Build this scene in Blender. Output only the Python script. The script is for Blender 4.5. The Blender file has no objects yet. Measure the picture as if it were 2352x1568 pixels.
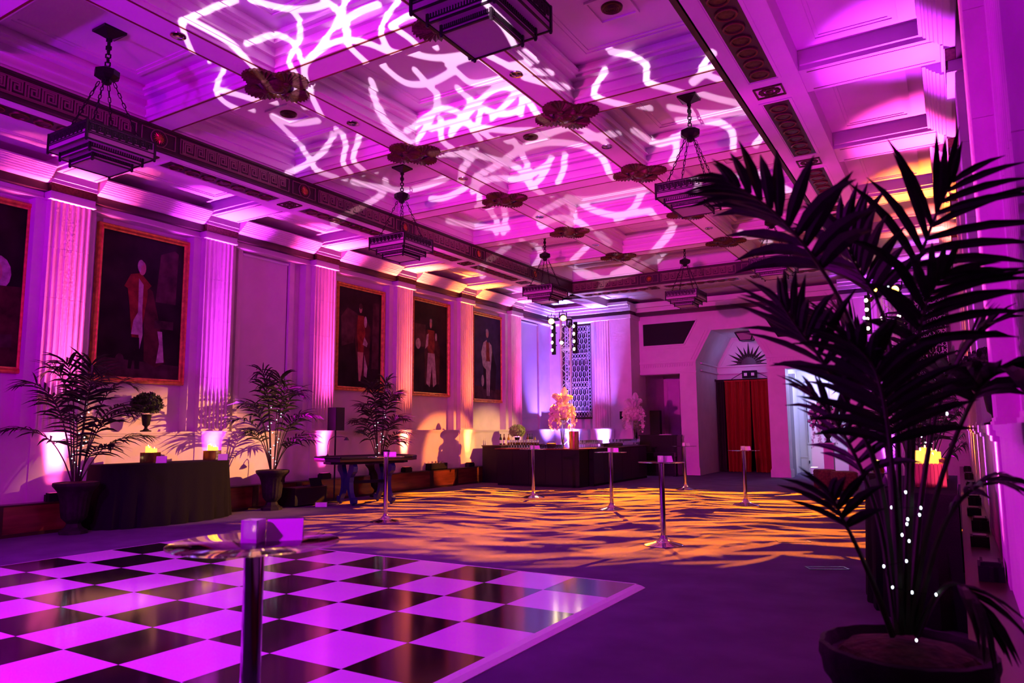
import bpy, math, random
import numpy as np
from mathutils import Vector, Matrix

sc = bpy.context.scene
col = sc.collection
PI = math.pi
random.seed(7)

# ---------------------------------------------------------------- camera
FOC, YAW, PIT, ROLL = 1674.0, math.radians(31.21), math.radians(6.90), math.radians(-0.40)
CAM = Vector((0, 0, 1.5))
_F = Vector((-math.sin(YAW) * math.cos(PIT), math.cos(YAW) * math.cos(PIT), math.sin(PIT)))
_R0 = Vector((math.cos(YAW), math.sin(YAW), 0)); _U0 = _R0.cross(_F)
_R = math.cos(ROLL) * _R0 + math.sin(ROLL) * _U0
_U = math.cos(ROLL) * _U0 - math.sin(ROLL) * _R0
cd = bpy.data.cameras.new('camera'); cam = bpy.data.objects.new('camera', cd); col.objects.link(cam)
cd.sensor_width = 36.0; cd.lens = FOC / 2352 * 36.0; cd.clip_start = 0.05; cd.clip_end = 200
cam.matrix_world = Matrix(((_R.x, _U.x, -_F.x, CAM.x), (_R.y, _U.y, -_F.y, CAM.y), (_R.z, _U.z, -_F.z, CAM.z), (0, 0, 0, 1)))
cd.dof.use_dof = True; cd.dof.focus_distance = 12.0; cd.dof.aperture_fstop = 3.2
sc.camera = cam
def ray(u, v): return _F + _R * ((u - 1176) / FOC) - _U * ((v - 784) / FOC)
def on_z(u, v, z=0.0): d = ray(u, v); return CAM + d * ((z - CAM.z) / d.z)
def on_x(u, v, x): d = ray(u, v); return CAM + d * (x / d.x)
def on_y(u, v, y): d = ray(u, v); return CAM + d * (y / d.y)

# ---------------------------------------------------------------- room module
XL, XR, XC = -12.05, 0.23, -5.91          # pilaster faces of the two long walls, axis of the hall
MOD = 2.81
def PY(k): return 6.12 + MOD * (k - 1)     # pilaster axes along the long walls
YE, YB = 22.7, -5.0                        # end wall pilaster face, wall behind the camera
ZB, ZG, ZP = 5.60, 5.97, 6.45              # ring beam soffit, coffer beam soffit, coffer panel
def mir(x): return XL + XR - x

# ---------------------------------------------------------------- view, world, lamps
sc.view_settings.view_transform = 'Standard'; sc.view_settings.look = 'None'
sc.view_settings.gamma = 1.0; sc.view_settings.exposure = 0.0; sc.view_settings.use_curve_mapping = False
cy = sc.cycles
cy.use_denoising = True; cy.max_bounces = 6; cy.diffuse_bounces = 3; cy.glossy_bounces = 3
cy.transmission_bounces = 6; cy.transparent_max_bounces = 6; cy.caustics_reflective = False; cy.caustics_refractive = False
cy.sample_clamp_indirect = 4.0; cy.use_light_tree = True
w = bpy.data.worlds.new('world'); sc.world = w; w.use_nodes = True
w.node_tree.nodes['Background'].inputs[0].default_value = (0.05, 0.0, 0.08, 1)
w.node_tree.nodes['Background'].inputs[1].default_value = 0.05

def lamp(name, loc, target, color, power, angle=60, blend=0.6, radius=0.05, kind='SPOT'):
    l = bpy.data.lights.new(name, kind); l.color = color; l.energy = power; l.shadow_soft_size = radius
    if kind == 'SPOT': l.spot_size = math.radians(angle); l.spot_blend = blend
    o = bpy.data.objects.new(name, l); col.objects.link(o); o.location = loc
    if target is not None: o.rotation_euler = (Vector(target) - Vector(loc)).to_track_quat('-Z', 'Y').to_euler()
    return o

# colour washes thrown from the dance-floor rig behind the camera; the last two are added fills
VIOLET, MAGENTA, PINK, ORANGE, AMBER, BLUE, LILAC = (0.42, 0.0, 1.0), (0.95, 0.0, 0.75), (1.0, 0.08, 0.42), (1.0, 0.25, 0.02), (1.0, 0.42, 0.02), (0.16, 0.05, 1.0), (0.6, 0.25, 1.0)
lamp('wash_violet', (-8.5, -3.2, 2.6), (-8.8, 3.8, 6.2), (0.40, 0.0, 1.0), 2200, 85, 0.9, 0.15)
lamp('wash_violet', (-2.0, -3.2, 2.6), (-2.6, 4.5, 6.0), (0.52, 0.0, 0.95), 1100, 85, 0.9, 0.15)
lamp('wash_magenta', (-3.0, -3.6, 3.2), (-12.0, 8.0, 3.4), (0.9, 0.0, 0.9), 1500, 75, 0.9, 0.15)
lamp('wash_magenta', (-5.9, -3.6, 3.0), (-6.2, 20.0, 3.6), (1.0, 0.02, 0.58), 8500, 40, 0.9, 0.15)
lamp('floor_wash', (-6.0, -2.6, 5.2), (-6.4, 3.0, 0.0), (0.55, 0.0, 1.0), 6500, 70, 0.9, 0.12)
lamp('wash_violet', (-11.3, 1.4, 1.6), (0.4, 5.2, 2.3), (0.80, 0.0, 0.95), 4200, 28, 0.9, 0.12)  # added to brighten the right wall, no known fixture here
lamp('table_fill', (-4.0, -3.0, 4.6), (-2.2, 1.86, 1.1), (0.6, 0.0, 1.0), 2200, 9, 0.6, 0.08)  # narrow spot added to lift the candle holder and card
# unseen fill lamps added on the plinths to brighten the ceiling: (side, y, colour, power)
CEILING_FILL = [(-1, 7.72, (0.7, 0.0, 1.0), 900), (-1, 10.45, (0.95, 0.0, 0.8), 900), (-1, 13.3, (1.0, 0.02, 0.65), 900), (-1, 18.9, (1.0, 0.05, 0.5), 900),
        (1, 7.72, (0.75, 0.0, 1.0), 900), (1, 10.3, (0.95, 0.0, 0.8), 900), (1, 13.2, (1.0, 0.04, 0.5), 900)]
# uplighters: (pilaster number, colour, power); the fixtures are built further down
UP_L = [(0, PINK, 1500), (1, (1.0, 0.08, 0.36), 3000), (2, (0.72, 0.04, 1.0), 2600), (3, (1.0, 0.06, 0.45), 2600),
        (4, (1.0, 0.15, 0.07), 2200), (5, (1.0, 0.17, 0.03), 2200), (6, (1.0, 0.06, 0.45), 1700)]
UP_R = [(1, (1.0, 0.08, 0.5), 1500), (2, (0.6, 0.03, 1.0), 1700), (3, (1.0, 0.06, 0.55), 1700), (4, (1.0, 0.20, 0.02), 1900), (5, (1.0, 0.14, 0.1), 1400), (6, (.5,.08,1.0), 1300)]
UP_E = [(-10.16, (0.34, 0.14, 1.0), 3600), (mir(-10.16), (0.45, 0.05, 1.0), 3000), (-11.35, (0.26, 0.20, 1.0), 5000)]

# ---------------------------------------------------------------- helpers
class MB:
    def __init__(s): s.v = []; s.f = []
    def add(s, vs, fs):
        n = len(s.v); s.v += [tuple(p) for p in vs]; s.f += [tuple(i + n for i in q) for q in fs]; return s
    def box(s, x0, x1, y0, y1, z0, z1):
        return s.add([(x0,y0,z0),(x1,y0,z0),(x1,y1,z0),(x0,y1,z0),(x0,y0,z1),(x1,y0,z1),(x1,y1,z1),(x0,y1,z1)],
                     [(3,2,1,0),(4,5,6,7),(0,1,5,4),(1,2,6,5),(2,3,7,6),(3,0,4,7)])
    def cbox(s, c, d): return s.box(c[0]-d[0]/2, c[0]+d[0]/2, c[1]-d[1]/2, c[1]+d[1]/2, c[2]-d[2]/2, c[2]+d[2]/2)
    def bar(s, a, b, w, h=None, up=(0,0,1)):
        a = Vector(a); b = Vector(b); h = h or w; d = (b-a).normalized(); u = Vector(up)
        if abs(d.dot(u)) > .98: u = Vector((1,0,0))
        r = d.cross(u).normalized() * (w/2); t = r.cross(d).normalized() * (h/2)
        vs = [a-r-t, a+r-t, a+r+t, a-r+t, b-r-t, b+r-t, b+r+t, b-r+t]
        return s.add(vs, [(3,2,1,0),(4,5,6,7),(0,1,5,4),(1,2,6,5),(2,3,7,6),(3,0,4,7)])
    def prism(s, poly, a0, a1, axis='z'):
        n = len(poly)
        m = {'z': lambda p,t:(p[0],p[1],t), 'y': lambda p,t:(p[0],t,p[1]), 'x': lambda p,t:(t,p[0],p[1])}[axis]
        vs = [m(p,a0) for p in poly] + [m(p,a1) for p in poly]
        fs = [tuple(range(n-1,-1,-1)), tuple(range(n,2*n))] + [(i,(i+1)%n,n+(i+1)%n,n+i) for i in range(n)]
        return s.add(vs, fs)
    def lathe(s, prof, n=20, c=(0,0,0), lobes=None):
        k = len(prof); vs = []
        for r, z in prof:
            for i in range(n):
                a = 2*PI*i/n; rr = r * (1 + (lobes(a, z) if lobes else 0))
                vs.append((c[0]+rr*math.cos(a), c[1]+rr*math.sin(a), c[2]+z))
        fs = [(j*n+i, j*n+(i+1)%n, (j+1)*n+(i+1)%n, (j+1)*n+i) for j in range(k-1) for i in range(n)]
        fs += [tuple(range(n-1,-1,-1)), tuple((k-1)*n+i for i in range(n))]
        return s.add(vs, fs)
    def tube(s, pts, r, n=6, cap=True):
        pts = [Vector(p) for p in pts]; k = len(pts); vs = []; u = None
        for j, p in enumerate(pts):
            d = (pts[min(j+1,k-1)] - pts[max(j-1,0)]).normalized()
            if u is None: u = d.cross(Vector((0,0,1)) if abs(d.z) < .9 else Vector((1,0,0))).normalized()
            u = (u - d*u.dot(d)).normalized(); t = d.cross(u); rr = r[j] if isinstance(r,(list,tuple)) else r
            vs += [p + (u*math.cos(2*PI*i/n) + t*math.sin(2*PI*i/n))*rr for i in range(n)]
        fs = [(j*n+i, j*n+(i+1)%n, (j+1)*n+(i+1)%n, (j+1)*n+i) for j in range(k-1) for i in range(n)]
        if cap: fs += [tuple(range(n-1,-1,-1)), tuple((k-1)*n+i for i in range(n))]
        return s.add(vs, fs)
    def ball(s, c, r, nu=8, nv=5):
        rx, ry, rz = r if isinstance(r, tuple) else (r, r, r)
        vs = [(c[0],c[1],c[2]-rz)]
        for j in range(1,nv):
            a = -PI/2 + PI*j/nv
            vs += [(c[0]+rx*math.cos(a)*math.cos(2*PI*i/nu), c[1]+ry*math.cos(a)*math.sin(2*PI*i/nu), c[2]+rz*math.sin(a)) for i in range(nu)]
        vs.append((c[0],c[1],c[2]+rz)); e = len(vs)-1
        fs = [(0,1+(i+1)%nu,1+i) for i in range(nu)] + [(e,e-nu+i,e-nu+(i+1)%nu) for i in range(nu)]
        fs += [(1+j*nu+i,1+j*nu+(i+1)%nu,1+(j+1)*nu+(i+1)%nu,1+(j+1)*nu+i) for j in range(nv-2) for i in range(nu)]
        return s.add(vs, fs)
    def mesh(s, name, m, smooth=False):
        me = bpy.data.meshes.new(name); me.from_pydata(s.v, [], s.f)
        if m is not None: me.materials.append(MAT[m] if isinstance(m, str) else m)
        if smooth:
            me.polygons.foreach_set('use_smooth', [True]*len(me.polygons)); me.set_sharp_from_angle(angle=math.radians(40))
        me.update(); return me
    def build(s, name, m, parent=None, smooth=False, loc=(0,0,0), rz=0.0):
        return put(name, s.mesh(name, m, smooth), parent, loc, rz)
def put(name, me, parent=None, loc=(0,0,0), rz=0.0, rot=None, scale=None):
    o = bpy.data.objects.new(name, me); col.objects.link(o); o.parent = parent; o.location = loc
    o.rotation_euler = rot if rot else (0,0,rz)
    if scale: o.scale = scale
    return o
def tag(o, label, cat, group=None):
    o['label'] = label; o['category'] = cat
    if group: o['group'] = group
    return o
def struct(o): o['kind'] = 'structure'; return o
def thing(name, label, cat, loc=(0,0,0), rz=0.0, group=None):
    return tag(put(name, None, None, loc, rz), label, cat, group)
def dup(root, loc, rz=0.0, label=None, group=None, parent=None):
    def cp(o, p):
        c = o.copy(); col.objects.link(c); c.parent = p
        for ch in list(o.children): cp(ch, c)
        return c
    r = cp(root, parent); r.location = loc; r.rotation_euler = (0,0,rz)
    if label: r['label'] = label
    if group: r['group'] = group
    return r

MAT = {}
def mat(name, c, rough=0.5, metal=0.0, var=0.0, vscale=8.0, bump=0.0, bscale=40.0, emit=None, trans=0.0, stretch=None, coat=0.0, ior=1.45, alpha=None, translucent=0.0, spec=.5):
    m = bpy.data.materials.new(name); m.use_nodes = True; nt = m.node_tree; N = nt.nodes; L = nt.links
    b = N['Principled BSDF']; b.inputs['Roughness'].default_value = rough; b.inputs['Metallic'].default_value = metal
    b.inputs['Base Color'].default_value = (*c, 1); b.inputs['Transmission Weight'].default_value = trans; b.inputs['IOR'].default_value = ior
    b.inputs['Coat Weight'].default_value = coat; b.inputs['Specular IOR Level'].default_value = spec
    if emit: b.inputs['Emission Color'].default_value = (*emit[0], 1); b.inputs['Emission Strength'].default_value = emit[1]
    if var or bump:
        tc = N.new('ShaderNodeTexCoord'); mp = N.new('ShaderNodeMapping'); L.new(tc.outputs['Object'], mp.inputs[0])
        if stretch: mp.inputs['Scale'].default_value = stretch
    if var:
        n = N.new('ShaderNodeTexNoise'); n.inputs['Scale'].default_value = vscale; n.inputs['Detail'].default_value = 3
        L.new(mp.outputs[0], n.inputs['Vector'])
        r = N.new('ShaderNodeValToRGB'); r.color_ramp.elements[0].position = .3; r.color_ramp.elements[1].position = .7
        r.color_ramp.elements[0].color = (*[x*(1-var) for x in c],1); r.color_ramp.elements[1].color = (*[min(1,x*(1+var)) for x in c],1)
        L.new(n.outputs[0], r.inputs[0]); L.new(r.outputs[0], b.inputs['Base Color'])
    if bump:
        n2 = N.new('ShaderNodeTexNoise'); n2.inputs['Scale'].default_value = bscale; n2.inputs['Detail'].default_value = 2
        L.new(mp.outputs[0], n2.inputs['Vector'])
        bp = N.new('ShaderNodeBump'); bp.inputs['Strength'].default_value = bump; bp.inputs['Distance'].default_value = .01
        L.new(n2.outputs[0], bp.inputs['Height']); L.new(bp.outputs[0], b.inputs['Normal'])
    if translucent:
        t = N.new('ShaderNodeBsdfTranslucent'); t.inputs[0].default_value = (*c, 1); mx = N.new('ShaderNodeMixShader'); mx.inputs[0].default_value = translucent
        L.new(b.outputs[0], mx.inputs[1]); L.new(t.outputs[0], mx.inputs[2]); L.new(mx.outputs[0], N['Material Output'].inputs[0])
    MAT[name] = m; return m
mat('plaster', (.73,.63,.66), .6, var=.06, vscale=3, bump=.12, bscale=60)
mat('ceiling_paint', (.73,.63,.67), .6, var=.04, vscale=2)
mat('moulding', (.73,.63,.66), .5)
mat('stone', (.74,.62,.62), .6, var=.10, vscale=6, bump=.25, bscale=50, stretch=(1,1,.4))
mat('dark_band', (.035,.016,.014), .5, var=.2)
mat('brown_paint', (.030,.014,.017), .45, var=.2, vscale=14)
mat('key_line', (.21,.12,.10), .45)
mat('edge_gilt', (.16,.05,.02), .4, metal=.3)
mat('bronze', (.07,.03,.02), .4, metal=.6, var=.4, vscale=30)
mat('gilt', (.55,.22,.06), .35, metal=.7, var=.35, vscale=25)
mat('gold_frame', (.85,.42,.09), .38, metal=.55, var=.3, vscale=12, bump=.4, bscale=50)
mat('carpet', (.135,.105,.175), .95, spec=.1, var=.16, vscale=2.2, bump=.9, bscale=260)
mat('tile_white', (.80,.78,.78), .11, var=.03, vscale=2)
mat('tile_black', (.010,.007,.008), .10, spec=.42, var=.3, vscale=5)
mat('alu', (.80,.79,.80), .4, metal=.15)
mat('wood', (.13,.035,.016), .22, var=.45, vscale=3.5, stretch=(1,.35,3), coat=.3)
mat('wood_dark', (.03,.012,.008), .3)
mat('black_cloth', (.008,.007,.009), .9, spec=.1, bump=.3, bscale=120)
mat('black_gloss', (.008,.008,.010), .3, spec=.3)
mat('black_matt', (.008,.008,.009), .6, spec=.2)
mat('iron', (.016,.012,.014), .35, metal=.5)
mat('lantern_glass', (.62,.52,.54), .3, translucent=.35)
mat('chrome', (.75,.75,.78), .08, metal=1.0)
mat('glass', (.92,.95,.97), .02, trans=1.0)
mat('table_glass', (.93,.95,.98), .01, trans=1.0)
mat('leaf', (.010,.018,.006), .5, spec=.25, var=.35, vscale=7)
mat('leaf_stem', (.025,.026,.010), .5)
mat('hedge', (.02,.05,.012), .6, var=.4, vscale=20)
mat('green_hydrangea', (.30,.42,.14), .6, var=.3, vscale=20)
mat('orchid', (.82,.76,.66), .5, var=.1, vscale=15, translucent=.2)
mat('rose', (.80,.74,.74), .55, var=.1, vscale=15)
mat('feather', (.86,.80,.76), .7, translucent=.35)
mat('urn', (.016,.013,.013), .6, spec=.2, var=.4, vscale=9, bump=.4, bscale=30)
mat('soil', (.06,.025,.012), .9, var=.5, vscale=25, bump=1.0, bscale=40)
mat('candle', (.95,.55,.12), .5, emit=((1.0,.50,.05), 2.2))
mat('candle_lit', (.95,.8,.7), .4, emit=((1.0,.45,.2), .35))
mat('frosted', (.85,.8,.85), .35, trans=.35)
mat('card', (.85,.82,.80), .6)
mat('gold_mirror', (.75,.42,.14), .12, metal=1.0)
mat('curtain', (.36,.022,.008), .8, var=.15, vscale=10, stretch=(6,6,.5))
mat('curtain_dark', (.02,.012,.012), .85)
mat('white_paint', (.78,.78,.80), .45)
mat('dark_void', (.004,.004,.005), .8)
mat('speaker', (.010,.010,.011), .6, bump=.3, bscale=200)
mat('fairy', (1,1,1), .3, emit=((.75,.85,1.0), 8.0))
mat('warm_bulb', (1,1,1), .3, emit=((1.0,.62,.22), 9.0))
mat('amber_lens', (1,.6,.1), .3, emit=((1.0,.45,.04), 30.0))
mat('white_lens', (1,.95,.85), .3, emit=((1.0,.80,.45), 35.0))
mat('blue_metal', (.012,.009,.09), .4)
mat('pouf', (.10,.035,.02), .8, bump=.8, bscale=60, var=.4, vscale=20)
mat('amber_drink', (.8,.38,.06), .05, trans=.7)
mat('bottle_green', (.03,.07,.03), .08, trans=.5)
mat('bottle_red', (.18,.02,.02), .08, trans=.4)
mat('bottle_yellow', (.85,.55,.04), .08, trans=.5)
mat('bottle_blue', (.04,.05,.16), .08, trans=.5)
mat('blind', (.70,.62,.66), .7, var=.05, vscale=2)
mat('painting_dark', (.010,.006,.007), .7, var=.7, vscale=3, spec=.12)
mat('paint_mid', (.045,.02,.024), .7, var=.6, vscale=5, spec=.12)
mat('paint_red', (.16,.03,.016), .7, var=.5, vscale=7, spec=.12)
mat('paint_robe', (.05,.014,.014), .7, var=.5, vscale=6, spec=.12)
mat('paint_white', (.36,.30,.30), .7, var=.35, vscale=9, spec=.12)
mat('paint_skin', (.42,.24,.20), .7, var=.2, vscale=9, spec=.12)
mat('paint_blue', (.02,.016,.05), .7, var=.4, vscale=4, spec=.12)
# ================================================================ structure
struct(MB().box(-12.8, 1.2, YB, 29.0, -0.2, 0.0).build('floor', 'carpet'))

def fluted(width=.63, n=7, depth=.028):
    """plan outline of a fluted pilaster face, (along, out) with the face at out=0"""
    p = [(-width/2, -.36), (-width/2, 0)]; fw = width/(n+.35); g = (width-n*fw*.8)/(n+1)
    x = -width/2
    for i in range(n):
        x += g; p.append((x, 0)); w_ = fw*.8
        for j in range(1, 6):
            a = PI*j/6; p.append((x+w_/2-w_/2*math.cos(a), -depth*math.sin(a)))
        x += w_; p.append((x, 0))
    p += [(width/2, 0), (width/2, -.36)]
    return p
FL = fluted()

def fluted_pilaster(parent, axis, at, face, sgn, z0=1.56, z1=5.18):
    """axis 'y': on a long wall at y=at, face at x=face looking along +sgn x; axis 'x': on the end wall"""
    m = MB()
    if axis == 'y': poly = [(face+sgn*o, at+a) for a, o in FL]
    else: poly = [(at+a, face+sgn*o) for a, o in FL]
    # joints between the stone drums are left open by two millimetres
    hs = [z0, 2.52, 3.62, 4.42, z1]
    for i in range(4): m.prism(poly, hs[i]+(.0015 if i else 0), hs[i+1]-(.0015 if i < 3 else 0))
    m.build('pilaster', 'stone', parent)
    m = MB()
    e = .16
    if axis == 'y': m.box(*sorted((face-sgn*.36, face-sgn*.13)), at-.315-e, at+.315+e, 1.51, 5.2)
    else: m.box(at-.315-e, at+.315+e, *sorted((face-sgn*.36, face-sgn*.13)), 1.51, 5.2)
    m.build('pilaster_backing', 'plaster', parent)
    m = MB()
    if axis == 'y':
        for h0, h1, o in ((1.51,1.535,.02),(1.535,1.56,.01)): m.box(*sorted((face-sgn*.3, face+sgn*o)), at-.33, at+.33, h0, h1)
    else:
        for h0, h1, o in ((1.51,1.535,.02),(1.535,1.56,.01)): m.box(at-.33, at+.33, *sorted((face-sgn*.3, face+sgn*o)), h0, h1)
    m.build('pilaster_base', 'stone', parent)

def cornice_profile():
    # (out from pilaster face, z): reeded convex cornice that stands between two pilaster heads
    p = [(-.4, 5.44), (.02, 5.44), (.05, 5.455)]
    for i in range(6):
        z = 5.465 + i*.027; o = .07 + .045*i - .002*i*i
        p += [(o, z), (o+.012, z+.003), (o+.02, z+.018), (o+.01, z+.025)]
    for j in range(0, 7):
        a = PI*.55*j/6; p.append((.30 - .10*(1-math.cos(a))*1.2, 5.63 + .055*math.sin(a)))
    p += [(.10, 5.69), (-.4, 5.69)]
    return p
CP = cornice_profile()

def long_wall(side):
    sg = 1 if side == 'left' else -1; F0 = XL if side == 'left' else XR
    X = lambda o: F0 + sg*o                                # o = distance out from the pilaster face into the room
    bx = lambda m, o0, o1, y0, y1, z0, z1: m.box(*sorted((X(o0), X(o1))), y0, y1, z0, z1)
    m = MB(); bx(m, -.75, -.35, YB, 23.2, 0, 6.7); bx(m, -.36, 0.0, YB, 23.0, .1, 1.44)
    wl = struct(m.build('wall_'+side, 'plaster'))
    # ledge at eye height, with a short break under every pilaster
    m = MB(); bx(m, -.36, .035, YB, 23.0, 1.475, 1.51); bx(m, -.36, .02, YB, 23.0, 1.44, 1.475)
    m.build('ledge', 'moulding', wl)
    ks = range(-2, 7)
    for k in ks:
        y = PY(k)
        fluted_pilaster(wl, 'y', y, F0, sg)
        m = MB(); bx(m, -.02, .012, y-.37, y+.37, .46, 1.40); bx(m, -.02, .035, y-.39, y+.39, 1.40, 1.44); bx(m, -.02, .05, y-.41, y+.41, 1.44, 1.512)
        m.build('pedestal', 'plaster', wl)
        m = MB(); bx(m, -.4, .075, y-.36, y+.36, 5.18, 5.21); bx(m, -.4, .055, y-.35, y+.35, 5.21, 5.31)
        m.build('architrave_block', 'moulding', wl)
        m = MB(); bx(m, -.4, .075, y-.36, y+.36, 5.31, 5.44); m.build('frieze_block', 'edge_gilt' if False else 'bronze', wl)
        m = MB(); bx(m, -.4, .085, y-.37, y+.37, 5.44, 5.50); bx(m, -.4, .11, y-.34, y+.34, 5.50, 5.62); m.build('cornice_block', 'moulding', wl)
    for k in range(-2, 7):
        y0 = PY(k)+.36; y1 = PY(k+1)-.36
        if k == 6: y1 = YE + .1
        # architrave, dark frieze and reeded cornice in each bay
        m = MB(); bx(m, -.4, -.10, y0, y1, 5.19, 5.215); bx(m, -.4, -.14, y0, y1, 5.215, 5.31); m.build('architrave', 'moulding', wl)
        m = MB(); bx(m, -.4, -.02, y0, y1, 5.31, 5.44); m.build('frieze', 'dark_band', wl)
        if k < 6:
            MB().prism([(X(o), z) for o, z in CP], y0+.03, y1-.03, 'y').build('cornice', 'moulding', wl)
        else:
            m = MB(); bx(m, -.4, .05, y0, y1, 5.44, 5.55); bx(m, -.4, .12, y0, y1, 5.55, 5.62); bx(m, -.4, .2, y0, y1, 5.62, 5.72); m.build('cornice', 'moulding', wl)
    # polished wooden plinth with its upright straps
    bl = struct(MB().box(*sorted((X(.24), X(-.01))), YB, 22.95, 0, .44).build('baseboard_'+side, 'wood'))
    m = MB(); bx(m, -.01, .255, YB, 22.95, .44, .462); m.build('top_board', 'wood_dark', bl)
    m = MB(); bx(m, .24, .252, YB, 22.95, 0, .05); m.build('skirting', 'wood_dark', bl)
    for k in range(-2, 7):
        for d in (-.85, .85):
            m = MB(); bx(m, .235, .25, PY(k)+d-.07, PY(k)+d+.07, .05, .44); m.build('strap', 'wood_dark', bl)
    return wl
WL = long_wall('left'); WR = long_wall('right')
struct(MB().box(-12.8, 1.0, YB-.3, YB, 0, 6.7).build('wall_back', 'plaster'))

# blinds over the window bays
def blind_window(n, side, k, w=1.22, off=-.05):
    sg = 1 if side == 'left' else -1; F0 = XL if side == 'left' else XR; X = lambda o: F0+sg*o
    yc = (PY(k)+PY(k+1))/2 + off; o = struct(put('window_%d' % n, None))
    bx = lambda m, o0, o1, y0, y1, z0, z1: m.box(*sorted((X(o0), X(o1))), y0, y1, z0, z1)
    m = MB(); bx(m, -.34, -.315, yc-w/2, yc+w/2, 1.88, 5.12); m.build('blind', 'blind', o)
    m = MB()
    bx(m, -.36, -.26, yc-w/2-.11, yc-w/2, 1.51, 5.19); bx(m, -.36, -.26, yc+w/2+.03, yc+w/2+.16, 1.51, 5.19)
    bx(m, -.36, -.29, yc-w/2, yc+w/2+.03, 1.51, 1.87); m.build('window_frame', 'plaster', o)
    m = MB(); bx(m, -.345, -.335, yc+w/2, yc+w/2+.03, 1.88, 5.15); m.build('shadow_gap', 'dark_band', o)
    m = MB(); m.tube([(X(-.29), yc-w/2+.01, 5.13), (X(-.29), yc+w/2-.01, 5.13)], .028, 10); m.build('blind_roller', 'white_paint', o, True)
    m = MB(); m.tube([(X(-.31), yc-w/2, 1.885), (X(-.31), yc+w/2, 1.885)], .008, 6); m.build('bottom_bar', 'white_paint', o)
blind_window(1, 'left', 2); blind_window(2, 'left', 6, 1.25, -.12)
for i, k in enumerate((1, 2, 3, 4, 5)): blind_window(3+i, 'right', k)

# ---------------------------------------------------------------- ceiling
CE = struct(put('ceiling', None))
RB0, RB1 = -10.52, -9.78                                        # ring beam soffit, left; mirrored on the right
LB = [-7.26, -4.47]; BW = .42
YR0, YR1 = 19.74, 20.50                                         # ring beam across the end
m = MB().box(-12.8, 1.2, YB-.3, 23.6, 6.52, 6.8); m.build('ceiling_slab', 'ceiling_paint', CE)
for a, b in ((RB0, RB1), (mir(RB1), mir(RB0))):
    MB().box(a, b, YB, YR1, ZB, 6.6).build('ring_beam', 'ceiling_paint', CE)
MB().box(RB0, mir(RB0), YR0, YR1, ZB, 6.6).build('ring_beam', 'ceiling_paint', CE)
xs = [RB1] + LB + [mir(RB1)]
for x in LB: MB().box(x-BW/2, x+BW/2, YB, YR0, ZG, 6.5).build('coffer_beam', 'ceiling_paint', CE)
for k in range(-2, 6):
    for i in range(3):
        a = xs[i]+(BW/2 if i else 0); b = xs[i+1]-(BW/2 if i < 2 else 0)
        MB().box(a, b, PY(k)-BW/2, PY(k)+BW/2, ZG, 6.5).build('cross_beam', 'ceiling_paint', CE)
# coffer: crown steps, raised inner frame, panel; shared by all coffers of a column
def ring(m, w, d, t, z0, z1):
    m.box(-w/2, w/2, -d/2, -d/2+t, z0, z1); m.box(-w/2, w/2, d/2-t, d/2, z0, z1)
    m.box(-w/2, -w/2+t, -d/2+t, d/2-t, z0, z1); m.box(w/2-t, w/2, -d/2+t, d/2-t, z0, z1)
cells = []
for i in range(3):
    a = xs[i]+(BW/2 if i else 0); b = xs[i+1]-(BW/2 if i < 2 else 0); W = b-a; D = MOD-BW
    m1 = MB(); ring(m1, W, D, .035, ZG+.05, ZG+.085); ring(m1, W, D, .05, ZG+.19, ZG+.21); ring(m1, W, D, .10, ZP-.15, ZP-.11); ring(m1, W, D, .17, ZP-.11, ZP-.07); ring(m1, W, D, .12, ZP-.07, ZP+.08)
    m2 = MB(); ring(m2, W-.70, D-.70, .05, ZP-.03, ZP+.08); ring(m2, W-.80, D-.80, .05, ZP-.015, ZP+.08)
    m3 = MB(); m3.box(-W/2, W/2, -D/2, D/2, ZP, ZP+.06)
    e1, e2, e3 = m1.mesh('coffer_crown', 'moulding'), m2.mesh('coffer_frame', 'moulding'), m3.mesh('coffer_panel', 'ceiling_paint')
    for k in range(-3, 5):
        yc = PY(k)+MOD/2
        if yc < YB+1.2: continue
        o = put('coffer_panel', e3, CE, ((a+b)/2, yc, 0)); put('crown', e1, o); put('panel_frame', e2, o)
        cells.append((i, k, (a+b)/2, yc))
    # the shorter end coffer against the ring beam
    yc = (PY(5)+BW/2+YR0)/2; D2 = YR0-PY(5)-BW/2
    m1 = MB(); ring(m1, W, D2, .035, ZG+.05, ZG+.085); ring(m1, W, D2, .17, ZP-.11, ZP-.07); ring(m1, W, D2, .12, ZP-.07, ZP+.08)
    m2 = MB(); ring(m2, W-.70, D2-.70, .05, ZP-.03, ZP+.08)
    o = MB().box(-W/2, W/2, -D2/2, D2/2, ZP, ZP+.06).build('coffer_panel', 'ceiling_paint', CE, loc=((a+b)/2, yc, 0)); m1.build('crown', 'moulding', o); m2.build('panel_frame', 'moulding', o)
    cells.append((i, 5, (a+b)/2, yc))
# gilt lines inlaid along the edges of the coffer beams
m = MB(); t = .012
for x in LB:
    for s in (-1, 1):
        xx = x+s*(BW/2-.03); yy = YB
        for k in range(-2, 7):
            y1 = PY(k)-BW/2+.03 if k < 6 else YR0
            m.box(xx-t, xx+t, yy, y1, ZG-.006, ZG+.002); yy = PY(k)+BW/2-.03
for k in range(-2, 6):
    for s in (-1, 1):
        yy = PY(k)+s*(BW/2-.03)
        for i in range(3):
            a = xs[i]+(BW/2-.03 if i else .0); b = xs[i+1]-(BW/2-.03 if i < 2 else .0)
            m.box(a, b, yy-t, yy+t, ZG-.006, ZG+.002)
m.build('beam_line', 'edge_gilt', CE)

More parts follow.
